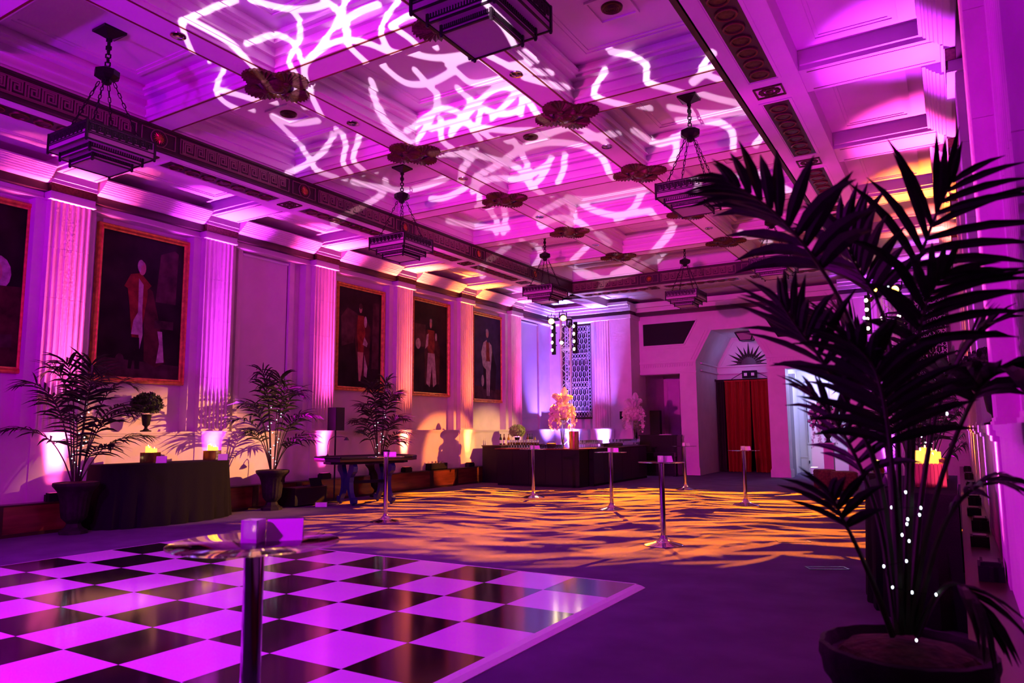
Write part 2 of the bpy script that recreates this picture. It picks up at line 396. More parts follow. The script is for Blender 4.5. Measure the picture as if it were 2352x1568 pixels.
# side aisles: cross beams over the pilasters and recessed panels between them
def aisle(side):
    F0, sg = (XL, 1) if side == 'left' else (XR, -1); X = lambda o: F0+sg*o
    i0, i1 = (-.38, RB0-XL)
    for k in range(-2, 7):
        m = MB(); m.box(*sorted((X(i0), X(i1))), PY(k)-.315, PY(k)+.315, ZB+.015, 6.5); o = m.build('aisle_beam', 'ceiling_paint', CE)
        m = MB()
        for s in (-1, 1): m.box(*sorted((X(.12), X(i1-.02))), PY(k)+s*.335-.02, PY(k)+s*.335+.02, ZB+.07, ZB+.12); m.box(*sorted((X(.12), X(i1-.02))), PY(k)+s*.325-.01, PY(k)+s*.325+.01, ZB+.12, ZB+.15)
        m.build('beam_moulding', 'moulding', o)
        m = MB(); x0, x1 = sorted((X(.16), X(i1-.08))); yy = PY(k)
        m.box(x0, x1, yy-.25, yy-.24, ZB+.008, ZB+.02); m.box(x0, x1, yy+.24, yy+.25, ZB+.008, ZB+.02)
        m.build('beam_line', 'key_line', o)
    for k in range(-3, 7):
        y0 = PY(k)+.315; y1 = PY(k+1)-.315
        if k == -3: y0 = YB
        if k == 6: y1 = YE+.4
        x0, x1 = sorted((X(i0), X(i1))); o = MB().box(x0, x1, y0, y1, 5.86, 5.95).build('aisle_panel', 'ceiling_paint', CE)
        m = MB(); xa, xb = sorted((X(.30), X(i1))); W, D = xb-xa, y1-y0; mm = MB(); ring(mm, W-.36, D-.36, .05, 5.835, 5.87); ring(mm, W-.44, D-.44, .05, 5.848, 5.87)
        mm.build('panel_frame', 'moulding', o, loc=((xa+xb)/2, (y0+y1)/2, 0))
aisle('left'); aisle('right')
# the aisle along the end wall
ex = [RB0, LB[0], LB[1], mir(RB0)]
for x in (-10.15, -7.5, -4.3, mir(-10.15)):
    MB().box(x-.3, x+.3, YR1, YE+.4, ZB+.015, 6.5).build('aisle_beam', 'ceiling_paint', CE)
for a, b in ((-9.85, -7.8), (-7.2, -4.6), (-4.0, mir(-9.85))):
    o = MB().box(a, b, YR1, 23.5, 5.86, 5.95).build('aisle_panel', 'ceiling_paint', CE)
    mm = MB(); ring(mm, b-a-.4, YE-YR1-.5, .05, 5.835, 5.87); mm.build('panel_frame', 'moulding', o, loc=((a+b)/2, (YE+YR1)/2-.1, 0))

# ---- greek key panels, sun bosses and medallions on the ring beam
def key_panel(L, H, line=.016, proud=.012, n=None):
    """meander raised on a dark ground; x along, z up, face at y=0 looking -y"""
    m = MB(); n = n or max(2, round(L/(H*.92))); p = L/n; t = line/2
    def seg(a, b):
        m.box(min(a[0],b[0])-t, max(a[0],b[0])+t, -proud, .002, min(a[1],b[1])-t, max(a[1],b[1])+t)
    for i in range(n):
        x = -L/2+i*p; h = H/2
        pts = [(0,-h),(0,h),(.80,h),(.80,-h*.45),(.36,-h*.45),(.36,h*.35),(.58,h*.35)]
        pts = [(x+q[0]*p, q[1]) for q in pts]
        for j in range(len(pts)-1): seg(pts[j], pts[j+1])
        pts = [(.17,-h),(.17,h*.72),(.64,h*.72),(.64,-h*.14)]
        pts = [(x+q[0]*p, q[1]) for q in pts]
        for j in range(len(pts)-1): seg(pts[j], pts[j+1])
        seg((x, -h), (x+p, -h)) if i < n-1 else None
    return m
def border(L, H, t=.014, proud=.012):
    m = MB(); m.box(-L/2, L/2, -proud, .002, H/2-t, H/2); m.box(-L/2, L/2, -proud, .002, -H/2, -H/2+t)
    m.box(-L/2, -L/2+t, -proud, .002, -H/2+t, H/2-t); m.box(L/2-t, L/2, -proud, .002, -H/2+t, H/2-t); return m
KP = key_panel(2.02, .185, .021, .012, 10).mesh('greek_key', 'key_line'); KB = border(2.12, .24).mesh('key_border', 'key_line')
SB = border(.54, .24, .012).mesh('boss_border', 'key_line')
def sun():
    m = MB(); ms = []
    n = 16
    for i in range(n):
        a = 2*PI*i/n; c, s_ = math.cos(a), math.sin(a); r0, r1 = .035, .095; wdt = .014
        m.add([(r0*c-wdt*s_, -.02, r0*s_+wdt*c), (r0*c+wdt*s_, -.02, r0*s_-wdt*c), (r1*c, -.012, r1*s_), (r0*c, -.034, r0*s_)], [(0,2,3),(3,2,1),(0,3,1)])
    m.ball((0,-.02,0), (.04,.02,.04), 10, 6); return m
SUN = sun().mesh('sun', 'gilt', True)
disc = MB(); disc.add([(.125*math.cos(2*PI*i/24), -.012, .125*math.sin(2*PI*i/24)) for i in range(24)] + [(.125*math.cos(2*PI*i/24), .002, .125*math.sin(2*PI*i/24)) for i in range(24)], [tuple(range(24))] + [(i, i+24, (i+1)%24+24, (i+1)%24) for i in range(24)])
DISC = disc.mesh('boss_ground', 'dark_band')
rim = MB(); rim.tube([(.128*math.cos(2*PI*i/28), -.012, .128*math.sin(2*PI*i/28)) for i in range(29)], .007, 5, False); RIM = rim.mesh('boss_rim', 'key_line')
def fret_face(p0, rz, length, ys):
    """dark fret face of the ring beam; p0 = centre of the face run, ys = boss positions along it"""
    f = put('fret_face', MB().box(-length/2, length/2, -.012, .02, ZB+.045, ZG-.02).mesh('fret_face', 'brown_paint'), CE, p0, rz)
    mm = MB(); mm.box(-length/2, length/2, -.06, .02, ZB+.0, ZB+.03); mm.box(-length/2, length/2, -.035, .02, ZB+.03, ZB+.05)
    mm.box(-length/2, length/2, -.05, .02, ZG-.035, ZG-.0); mm.box(-length/2, length/2, -.03, .02, ZG-.055, ZG-.035); mm.build('fret_moulding', 'dark_band', f)
    zc = (ZB+ZG)/2+.005
    for a in ys:
        if abs(a) > length/2-.2: continue
        b = put('sun_boss', SUN, f, (a, -.022, zc)); put('ground', DISC, b, (0, .010, 0)); put('rim', RIM, b, (0, .008, 0)); put('boss_border', SB, f, (a, -.012, zc))
    for a in sorted(ys)[:-1]:
        c = a+MOD/2
        if abs(c)+1.0 > length/2: continue
        k_ = put('greek_key', KP, f, (c, -.012, zc)); put('key_border', KB, f, (c, -.012, zc))
yc0 = (YB+YR0)/2; Ln = YR0-YB
fret_face((RB1, yc0, 0), PI/2, Ln, [PY(k)-yc0 for k in range(-3, 7)])
fret_face((mir(RB1), yc0, 0), -PI/2, Ln, [yc0-PY(k) for k in range(6, -4, -1)])
fret_face((XC, YR0, 0), 0, mir(RB1)-RB1, [LB[0]-.05-XC, LB[1]+.05-XC, LB[0]-.05-MOD-XC, LB[1]+.05+MOD-XC])
# medallion strips under the ring beam
md = MB(); md.lathe([(.0,-.012),(.05,-.02),(.085,-.012),(.088,-.022),(.112,-.022),(.118,-.004),(.118,.002)], 18); MED = md.mesh('medallion', 'bronze', True)
mr = MB(); mr.tube([(.105*math.cos(2*PI*i/18), .105*math.sin(2*PI*i/18), -.02) for i in range(19)], .008, 5, False); MEDR = mr.mesh('medallion_ring', 'edge_gilt')
sq = MB(); ring(sq, .34, .30, .02, -.02, .002)
for i in range(12):
    a = 2*PI*i/12; sq.ball((.10*math.cos(a), .085*math.sin(a), -.006), (.035,.03,.02), 6, 4)
sq.ball((0,0,-.008), (.05,.04,.025), 8, 5); SQ = sq.mesh('leaf_panel', 'bronze', True)
def medallions(x0, y0, along, n_mod, label):
    for k in range(n_mod):
        if along == 'y':
            b = put('medallion_strip', MB().box(-.155, .155, -1.05, 1.05, -.004, .002).mesh('medallion_strip', 'brown_paint'), CE, (x0, y0+k*MOD+MOD/2, ZB), 0)
            put('leaf_panel', SQ, CE, (x0, y0+k*MOD, ZB), 0)
        else:
            b = put('medallion_strip', MB().box(-.155, .155, -1.05, 1.05, -.004, .002).mesh('medallion_strip', 'brown_paint'), CE, (x0+k*MOD+MOD/2, y0, ZB), PI/2)
            put('leaf_panel', SQ, CE, (x0+k*MOD, y0, ZB), PI/2)
        mm = MB(); ring(mm, .40, 2.2, .03, -.012, .002); mm.build('strip_border', 'moulding', b)
        for j in range(7):
            d = put('medallion', MED, b, (0, -.87+j*.29, -.002)); put('ring', MEDR, d)
for xx in (-10.13, mir(-10.13)): medallions(xx, PY(0), 'y', 6, '')
medallions(LB[0]-.08, 20.12, 'x', 1, ''); medallions(LB[0]-.08-MOD+.2, 20.12, 'x', 1, ''); medallions(LB[1]+.08, 20.12, 'x', 1, '')
# crossing bosses: four shells round a centre
def shell():
    m = MB(); n = 13; R_ = .27
    c = (0, .0, -.01); pts = []
    for i in range(n*2+1):
        a = -.15+ (PI+.3)*i/(n*2); r = R_*(1 if i % 2 else .93); z = -.045 if i % 2 else -.02
        pts.append((r*math.cos(a)*.86, r*math.sin(a)*.95+.02, z))
    m.add([(0,-.02,-.05)]+pts, [(0,i+1,i+2) for i in range(n*2)])
    m.add([(p[0],p[1],0) for p in pts]+pts, [(i,i+1,i+2+n*2,i+1+n*2) for i in range(n*2)])
    m.ball((0,-.01,-.045),(.05,.05,.03),8,5); return m
SH = shell().mesh('shell', 'bronze')
bc = MB(); bc.lathe([(.0,-.10),(.07,-.09),(.10,-.06),(.13,-.07),(.16,-.055),(.18,-.02),(.2,0)], 20); BC = bc.mesh('boss_centre', 'bronze', True)
for x in LB:
    for k in range(-1, 6):
        b = put('crossing_boss', BC, CE, (x, PY(k), ZG))
        for j in range(4): put('shell', SH, b, (.21*math.cos(PI/2*j), .21*math.sin(PI/2*j), 0), PI/2*j-PI/2)
# sunk downlights along the coffer beams, grilles in the coffers
dl = MB(); dl.lathe([(.0,.0),(.055,-.002),(.06,-.012),(.085,-.014),(.09,-.004),(.09,.0)], 20); DL = dl.mesh('downlight', 'chrome', True)
for x in LB:
    for k in range(-1, 6):
        if k == 5 or (x == LB[1] and k == -9): continue
        put('downlight', DL, CE, (x, PY(k)+MOD/2, ZG))
vg = MB(); vg.lathe([(.0,-.02),(.10,-.02),(.11,-.03),(.125,-.025),(.13,0)], 20)
for r_ in (.03,.055,.08): vg.tube([(r_*math.cos(2*PI*i/16), r_*math.sin(2*PI*i/16), -.024) for i in range(17)], .006, 4, False)
VG = vg.mesh('vent_grille', 'bronze', True); vp = MB(); ring(vp, .5, .5, .03, -.03, .0); vp.box(-.22,.22,-.22,.22,-.008,0); VP = vp.mesh('vent_plate', 'moulding')
for i, k, x, y in cells:
    if (i in (0, 2) and k in (1, 3)) or (i == 1 and k in (0, 2, 4)):
        g = put('vent_grille', VG, CE, (x, y, ZP-.008)); put('vent_plate', VP, g, (0, 0, .008))

# ---------------------------------------------------------------- end wall
WE = struct(put('wall_end', None))
m = MB(); m.box(-12.8, -9.85, YE+.38, YE+.9, 0, 6.6); m.box(mir(-9.85), 1.2, YE+.38, YE+.9, 0, 6.6)
for a, b in ((-12.4, -9.13), (mir(-9.13), .6)): m.box(a, b, YE+.02, YE+.38, 0, 1.44)
m.build('end_wall_face', 'plaster', WE)
for a, b in ((-12.4, -9.13), (mir(-9.13), .6)):
    MB().box(a, b, YE-.05, YE+.38, 1.44, 1.51).build('ledge', 'moulding', WE)
    MB().box(a, b, YE-.05, YE+.05, 0, .12).build('skirting', 'plaster', WE)
    m = MB(); m.box(a, b, YE-.03, YE+.4, 5.18, 5.31); m.build('architrave', 'moulding', WE)
    MB().box(a, b, YE-.02, YE+.4, 5.31, 5.44).build('frieze', 'brown_paint', WE)
    m = MB(); m.box(a, b, YE-.06, YE+.4, 5.44, 5.55); m.box(a, b, YE-.12, YE+.4, 5.55, 5.64); m.box(a, b, YE-.22, YE+.4, 5.64, 5.73); m.build('cornice', 'moulding', WE)
for x in (-10.16, mir(-10.16)):
    fluted_pilaster(WE, 'x', x, YE, -1)
    m = MB(); m.box(x-.38, x+.38, YE-.05, YE+.1, .1, 1.44); m.box(x-.41, x+.41, YE-.09, YE+.1, 1.44, 1.512); m.build('pedestal', 'plaster', WE)
for a, b in ((-9.85, -9.13), (mir(-9.13), mir(-9.85))):
    m = MB(); m.box(a, b, YE, 24.0, 0, 5.18); m.build('anta', 'plaster', WE)
    m = MB(); m.box(a-.04, b+.04, YE-.06, 24.0, 5.18, 5.31); m.box(a-.05, b+.05, YE-.08, 24.0, 5.44, 5.62); m.build('anta_head', 'moulding', WE)
# pierced lattice windows in the two corner bays
def lattice(n, x0, x1):
    o = struct(put('window_%d' % n, None)); y = YE+.30; z0, z1 = 1.92, 5.10
    MB().box(x0-.02, x1+.02, y+.06, y+.075, z0, z1).build('glass_pane', 'dark_void', o)
    m = MB()
    for a, b in ((x0-.07, x0), (x1, x1+.07)): m.box(a, b, y-.04, y+.07, z0-.07, z1+.07)
    m.box(x0, x1, y-.04, y+.07, z0-.07, z0); m.box(x0, x1, y-.04, y+.07, z1, z1+.07); m.build('window_frame', 'wood_dark', o)
    w_ = x1-x0
    # bars: narrow fretted borders round panels of overlapping scales
    m = MB()
    zs = [z0, z0+.2, z0+1.02, z0+1.22, z0+2.05, z0+2.22, z0+2.98, z1]
    for z in zs: m.box(x0, x1, y, y+.03, z-.012, z+.012)
    for x in (x0+.13, x1-.13, x0+.02, x1-.02): m.box(x-.01, x+.01, y, y+.03, z0, z1)
    m.build('glazing_bars', 'white_paint', o)
    nx = 5; px = (w_-.26)/nx
    for z_a, z_b in ((zs[1], zs[2]), (zs[3], zs[4]), (zs[5], zs[6])):
        s = MB(); nr = 4; pz = (z_b-z_a)/nr
        for r_ in range(nr):
            for c_ in range(nx+ (r_ % 2)):
                cx = x0+.13+px*(c_+(.5 if r_ % 2 == 0 else 0)); 
                pts = []
                for j in range(7):
                    a = PI*j/6; pts.append((cx-px/2*math.cos(a), y+.015, z_a+pz*r_+pz*.95*math.sin(a)**.8))
                pts = [p for p in pts if x0+.125 <= p[0] <= x1-.125]
                if len(pts) > 1: s.tube(pts, .011, 4)
                if x0+.13 <= cx <= x1-.13: s.bar((cx, y+.015, z_a+pz*r_), (cx, y+.015, z_a+pz*(r_+.95)), .012)
        s.build('scale_lattice', 'white_paint', o)
    for z_a, z_b in ((zs[0], zs[1]), (zs[2], zs[3]), (zs[4], zs[5]), (zs[6], zs[7])):
        s = MB(); n_ = 9
        for j in range(n_):
            xa = x0+.03+(w_-.06)*j/n_; xb = x0+.03+(w_-.06)*(j+1)/n_
            s.bar((xa, y+.015, z_a), (xb, y+.015, z_b), .014); s.bar((xb, y+.016, z_a), (xa, y+.016, z_b), .014)
        s.build('fret_band', 'white_paint', o)
    for xa, xb in ((x0+.02, x0+.13), (x1-.13, x1-.02)):
        s = MB(); n_ = 26
        for j in range(n_):
            za = z0+(z1-z0)*j/n_; zb = z0+(z1-z0)*(j+1)/n_
            s.bar((xa, y+.015, za), (xb, y+.015, zb), .012); s.bar((xb, y+.016, za), (xa, y+.016, zb), .012)
        s.build('side_fret', 'white_paint', o)
lattice(8, -11.75, -10.72); lattice(9, mir(-10.72), mir(-11.75))

# ---- the portico: two square openings and a tall angled arch
YF, YK = 23.5, 24.0
L0, L1, A0, A1, R0_, R1_ = -9.13, -7.75, -7.20, -4.95, -4.42, -2.69
ZO, ZS, ZA, ZT = 3.31, 3.70, 4.68, 5.31
xm = (A0+A1)/2; ta = .55
m = MB()
m.prism([(L0,ZO),(A0,ZO),(A0,ZS),(A0+ta,ZA),(xm,ZA),(xm,ZT),(L0,ZT)], YF, YK, 'y')
m.prism([(A1,ZO),(R1_,ZO),(R1_,ZT),(xm,ZT),(xm,ZA),(A1-ta,ZA),(A1,ZS)], YF, YK, 'y')
m.build('portico_face', 'plaster', WE)
MB().box(R1_, mir(-9.85)-.1, YF, YK, 0, ZT).build('portico_return', 'plaster', WE)
for a, b in ((L1, A0), (A1, R0_)):
    p_ = MB().box(a, b, YF, YK, 0, ZO).build('pillar', 'plaster', WE)
    m = MB(); m.box(a-.03, b+.03, YF-.03, YK+.03, 0, .22); m.box(a-.015, b+.015, YF-.015, YK+.015, .22, .26); m.build('pillar_base', 'plaster', p_)
m = MB()
for a, b in ((L0, A0+.02), (A1-.02, R1_)):
    m.box(a, b, YF-.03, YF, ZO+.02, ZO+.07); m.box(a, b, YF-.05, YF, ZO+.36, ZO+.40); m.box(a, b, YF-.03, YF, ZO+.40, ZO+.44)
    m.box(a+.05, b, YF-.02, YF, 4.16, 4.19)
m.build('string_mouldings', 'moulding', WE)
# row of carved tongues under the string moulding
tg = MB(); tg.prism([(-.028,.0),(.028,.0),(.028,-.06),(.014,-.095),(-.014,-.095),(-.028,-.06)], -.02, .0, 'y'); TG = tg.mesh('tongue', 'moulding')
for a, b in ((L0+.08, A0-.04), (A1+.04, R1_-.05)):
    n_ = int((b-a)/.085)
    for j in range(n_): put('tongue', TG, WE, (a+.045+j*(b-a-.06)/n_, YF, ZO+.33))
# the trapezoid openings above, black inside, with a raised surround
for s in (1, -1):
    fx = (lambda x: x) if s == 1 else (lambda x: 2*xm-x)
    tp = [(fx(-9.0),4.27),(fx(-7.56),4.27),(fx(-7.10),5.06),(fx(-9.0),5.06)]
    if s == -1: tp = tp[::-1]
    o = MB().prism(tp, YF-.012, YF+.02, 'y').build('black_panel', 'dark_void', WE)
    m = MB(); n_ = 4
    for j in range(4):
        a, b = Vector((tp[j][0], YF-.015, tp[j][1])), Vector((tp[(j+1)%4][0], YF-.015, tp[(j+1)%4][1])); m.bar(a, b, .05, .035, (0,1,0))
    m.build('panel_surround', 'moulding', o)
m = MB()
for s in (-1, 1):
    a = xm+s*(A1-A0)/2; b = xm+s*((A1-A0)/2-ta)
    for o_, t in ((.10,.03),(.20,.025)): m.bar((a+s*o_, YF-.01, ZS-.02), (b+s*o_, YF-.01, ZA+.02), t, .025, (0,1,0))
m.build('arch_moulding', 'moulding', WE)
m = MB(); m.box(L0, mir(-9.85)-.1, YF-.25, YF+.1, ZT, 5.42); m.build('portico_head', 'dark_band', WE)
m = MB(); m.box(L0, mir(-9.85)-.1, YF-.32, YF+.1, 5.42, 5.56); m.box(L0, mir(-9.85)-.1, YF-.42, YF+.1, 5.56, 5.72); m.build('portico_cornice', 'moulding', WE)
MB().box(L0, mir(-9.85)-.1, YE-.1, 24.0, 5.84, 5.95).build('aisle_panel', 'ceiling_paint', WE)

# rooms behind the openings
YV = 26.0
st = struct(put('wall_vestibule', None))
m = MB(); m.prism([(A0-.3,0),(A0,0),(A0,ZS),(A0+ta,ZA),(A1-ta,ZA),(A1,ZS),(A1,0),(A1+.3,0),(A1+.3,5.3),(A0-.3,5.3)], YK, YV, 'y'); m.build('vault', 'plaster', st)
m = MB()
for x0_, x1_ in ((A0, A0+.06), (A1-.06, A1)): m.box(x0_, x1_, YK, YV, ZS-.30, ZS-.25); m.box(x0_, x1_+0, YK, YV, ZS-.06, ZS-.01)
m.box(A0, A1, YV-.07, YV, ZS-.30, ZS-.25); m.box(A0, A1, YV-.06, YV, ZS-.06, ZS-.01)
for s in (-1, 1):
    a = xm+s*((A1-A0)/2-.12); b = xm+s*((A1-A0)/2-ta-.06); m.bar((a, YV-.02, ZS), (b, YV-.02, ZA-.12), .05, .05, (0,1,0))
m.box(A0+ta+.06, A1-ta-.06, YV-.045, YV, ZA-.15, ZA-.10); m.build('vault_moulding', 'moulding', st)
m = MB(); m.box(A0-.3, A1+.3, YV, YV+.2, 3.16, 5.3); m.build('tympanum', 'plaster', st)
MB().box(A0-.3, A1+.3, YV+1.2, YV+1.3, 0, 3.3).build('lobby_wall', 'curtain_dark', st)
m = MB()                                                        # sunburst over the door
for j in range(13):
    a = PI*(j+.0)/12; r1 = .82 if j % 2 == 0 else .66; r0 = .26; wd = .115
    c, s_ = math.cos(a), math.sin(a)
    m.add([(xm+r0*c-wd*s_*.55, YV-.005, ZS+.0+max(0,r0*s_+wd*c*.55)), (xm+r0*c+wd*s_*.55, YV-.005, ZS+max(0,r0*s_-wd*c*.55)), (xm+r1*c, YV-.012, ZS+r1*s_*.98), (xm+r0*c, YV-.05, ZS+r0*s_)], [(0,2,3),(3,2,1),(0,3,1),(0,1,2)])
m.prism([(xm+.42*math.cos(PI*j/12), ZS+.30*math.sin(PI*j/12)) for j in range(13)], YV-.03, YV+.0, 'y'); m.build('sunburst', 'brown_paint', st)
# left side room
m = MB(); m.box(-9.6, L1+.02, 26.3, 26.5, 0, 4.0); m.box(-9.7, -9.3, YK, 26.5, 0, 4.0); m.box(A0-.55, A0-.29, YK, 26.4, 0, 4.0); m.box(-9.7, A0-.3, YK, 26.5, 3.6, 4.0)
m.build('side_room', 'plaster', st)
m = MB()
for x in (-9.2, -8.75, -8.5, -8.05): m.box(x, x+.05, 26.26, 26.31, .3, 3.3)
m.box(-9.2, -8.0, 26.27, 26.31, 3.25, 3.3); m.build('room_panelling', 'moulding', st)
# right side room, painted white, with a door and its architrave
m = MB(); m.box(A1+.29, mir(-9.85), 26.6, 26.8, 0, 4.0); m.box(A1+.2, A1+.32, YK, 26.7, 0, 4.0); m.box(-2.6, -2.4, YK, 26.8, 0, 4.0); m.box(A1+.2, -2.4, YK, 26.8, 3.45, 4.0)
m.build('white_room', 'white_paint', st)
m = MB(); m.box(-4.62, -4.50, 25.0, 25.06, 0, 3.2); m.box(-4.62, -4.4, 25.02, 25.1, 3.1, 3.25); m.box(-4.62,-2.6,26.52,26.6,3.05,3.15); m.box(-4.62,-2.6,26.54,26.6,0,.5); m.box(-4.62,-2.6,26.52,26.56,.5,.54)
m.build('room_moulding', 'white_paint', st)
d1 = struct(MB().box(-4.30, -3.78, 26.50, 26.56, .02, 3.02).build('door_1', 'white_paint'))
m = MB(); m.box(-4.36, -4.30, 26.46, 26.58, 0, 3.1); m.box(-3.78, -3.62, 26.46, 26.58, 0, 3.1); m.build('door_frame', 'white_paint', d1)
m = MB(); m.tube([(-4.335, 26.45, 1.0),(-4.335, 26.45, 2.4)], .008, 6); m.box(-4.35,-4.32,26.43,26.46,2.1,2.16); m.box(-4.35,-4.32,26.43,26.46,.3,.4); m.build('door_edge', 'iron', d1)
m = MB(); m.box(-3.74, -3.68, 26.44, 26.46, 1.15, 1.42); m.build('notice', 'card', d1)
# lantern under the vault
t = thing('vault_lantern', 'small square iron lantern fixed under the angled vault above the red curtains', 'lantern', (xm+.25, 24.75, ZA))
m = MB(); s_, h_ = .30, .0
for a, b in (((-.3,-.3),(.3,-.3)),((.3,-.3),(.3,.3)),((.3,.3),(-.3,.3)),((-.3,.3),(-.3,-.3))):
    m.bar((*a,-.03),(*b,-.03),.04); m.bar((a[0]*.6,a[1]*.6,-.28),(b[0]*.6,b[1]*.6,-.28),.03); m.bar((*a,-.03),(a[0]*.6,a[1]*.6,-.28),.03)
m.cbox((0,0,-.01),(.3,.3,.03)); m.build('frame', 'iron', t)
m = MB(); m.add([(-.28,-.28,-.04),(.28,-.28,-.04),(.28,.28,-.04),(-.28,.28,-.04),(-.17,-.17,-.275),(.17,-.17,-.275),(.17,.17,-.275),(-.17,.17,-.275)], [(0,1,5,4),(1,2,6,5),(2,3,7,6),(3,0,4,7),(4,5,6,7)]); m.build('pane', 'lantern_glass', t)

# ---------------------------------------------------------------- gobos and fixtures
def gobo_plate(P, T, d, tan_half, n, field):
    """steel stencil in front of a lamp: grid cells are kept where field > 0, cut along field = 0"""
    P = Vector(P); F = (Vector(T)-P).normalized(); R_ = F.cross(Vector((0,0,1))).normalized(); U_ = R_.cross(F)
    ts = np.linspace(-tan_half, tan_half, n+1); Ugrid, Vgrid = np.meshgrid(ts, ts)
    D = np.array(F)[None,None]+Ugrid[...,None]*np.array(R_)+Vgrid[...,None]*np.array(U_)
    S = field(np.array(P), D, Ugrid, Vgrid, (np.array(F), np.array(R_), np.array(U_)))
    pos = np.stack([Ugrid*d, Vgrid*d], -1)
    verts = [(float(a), float(b), 0.0) for a, b in pos.reshape(-1,2)]; faces = []
    ix = lambda i, j: i*(n+1)+j
    full = (S[:-1,:-1] > 0) & (S[1:,:-1] > 0) & (S[:-1,1:] > 0) & (S[1:,1:] > 0)
    none = (S[:-1,:-1] <= 0) & (S[1:,:-1] <= 0) & (S[:-1,1:] <= 0) & (S[1:,1:] <= 0)
    # whole cells are merged into runs along a row to keep the plate light
    for i in range(n):
        j = 0
        while j < n:
            if full[i,j]:
                e = j
                while e < n and full[i,e]: e += 1
                faces.append((ix(i,j), ix(i,e), ix(i+1,e), ix(i+1,j))); j = e
            else: j += 1
    for i, j in zip(*np.where(~full & ~none)):
        c = [(i,j),(i,j+1),(i+1,j+1),(i+1,j)]; poly = []
        for q in range(4):
            a, b = c[q], c[(q+1)%4]; sa, sb = S[a], S[b]
            if sa > 0: poly.append(ix(*a))
            if (sa > 0) != (sb > 0):
                f = sa/(sa-sb); p = pos[a]*(1-f)+pos[b]*f; verts.append((float(p[0]), float(p[1]), 0.0)); poly.append(len(verts)-1)
        if len(poly) > 2: faces.append(tuple(poly))
    me = bpy.data.meshes.new('gobo_plate'); me.from_pydata(verts, [], faces); me.materials.append(MAT['black_matt']); me.update()
    o = put('gobo_plate', me); o.matrix_world = Matrix(((R_.x,U_.x,-F.x,0),(R_.y,U_.y,-F.y,0),(R_.z,U_.z,-F.z,0),(0,0,0,1))); o.location = P+F*d
    return o
# swirls read off the ceiling, as points on the photograph that are carried onto the coffer plane
SW = '''432,44 531,99 599,163 647,218 684,245|422,48 470,18 511,0|426,54 439,95 460,140|499,160 497,201 524,235 558,252|497,204 545,215 610,235
637,20 667,61 671,102 664,136 688,170 691,211 674,245|545,0 623,20 681,20 725,7|766,0 759,41 732,109 708,153 715,197 732,238 749,272|712,3 766,34 787,61 800,85
710,146 751,106 795,92 853,99 904,119 972,133 1041,126|761,0 765,27 799,92 853,146|897,0 880,54 901,112 932,123|911,61 952,89 972,109|904,61 938,37 979,31
925,160 966,204 979,218 976,259 959,324|826,184 850,238 891,286 945,327|993,136 1027,170 1061,191 1126,180|983,296 1041,279 1109,293 1177,300 1235,300
1024,201 1051,225 1095,249 1150,262 1190,252 1187,225 1153,194|1064,235 1037,300|1163,218 1129,272|1092,252 1102,290 1143,324|996,272 1024,324 1047,341
1000,354 1068,354 1126,368 1177,388 1211,419 1252,446|1133,375 1102,402 1098,433 1112,473|1133,371 1177,341 1231,327 1296,330 1347,347 1381,371 1415,409
1245,361 1238,409 1221,429|1276,354 1286,392 1286,419|1156,320 1190,375 1211,409|1071,341 1068,385 1061,426 1020,453 983,456|799,417 853,429 918,436 972,422 1007,405
867,412 867,443 836,480 789,518|744,307 734,341 707,371 664,398|751,296 778,324 789,368 812,398|809,307 812,361 843,392|603,269 664,327 708,371 734,392 782,409
606,266 647,283 708,276|1371,119 1415,125 1450,138 1473,154 1492,188 1546,204 1623,227 1696,242|1615,81 1627,115 1619,161 1665,184|1511,246 1604,261 1696,253
1531,276 1623,280 1669,303 1692,342|1730,276 1750,307 1742,334|1531,315 1550,346 1550,376|1371,160 1368,218 1466,247|1129,126 1194,157 1259,167|1201,119 1224,140 1177,153
1211,177 1296,201|1126,174 1211,238 1279,290 1347,317 1415,307|1231,511 1279,460 1347,456 1466,433|1286,453 1310,494 1310,534|1293,453 1347,480 1415,494 1494,484
1456,436 1449,477 1422,507|1494,484 1530,520 1520,560 1480,610 1420,638 1350,635 1300,610|1139,473 1153,534|1102,477 1129,511 1136,534|1020,507 1075,518 1160,525
1159,563 1136,605 1115,635|1204,554 1234,580 1232,614|1340,565 1319,599|1327,622 1372,635|1408,629 1442,610 1463,592|1397,641 1391,682|1700,388 1770,420 1842,449
1654,399 1696,422 1700,442|1531,518 1515,560 1500,600|1700,534 1757,557|1300,0 1350,60 1371,119|1000,150 1060,130 1120,150 1170,200 1200,262|1040,310 1075,240 1120,200 1180,210|930,300 990,250 1060,270 1110,320|1180,340 1250,300 1330,290 1400,330|850,150 905,190 960,190 1010,165|1240,520 1290,500 1350,520 1400,560|1600,190 1650,150 1690,120|1440,300 1500,330 1560,300|1080,440 1130,410 1190,410 1240,380|560,100 610,80 660,100 700,140|760,60 800,30 850,10|1560,0 1600,60 1640,130'''
def smooth(p):
    if len(p) < 3: return p
    q = [p[0]] + p + [p[-1]]; out = []
    for i in range(1, len(q)-2):
        a, b, c, d = (np.array(x) for x in q[i-1:i+3])
        for t in (0, .25, .5, .75): out.append(tuple(.5*((2*b)+(c-a)*t+(2*a-5*b+4*c-d)*t*t+(3*b-a-3*c+d)*t**3)))
    return out + [p[-1]]
GP, GT = (-2.0, -.6, 1.8), (-4.9, 8.6, 6.1)
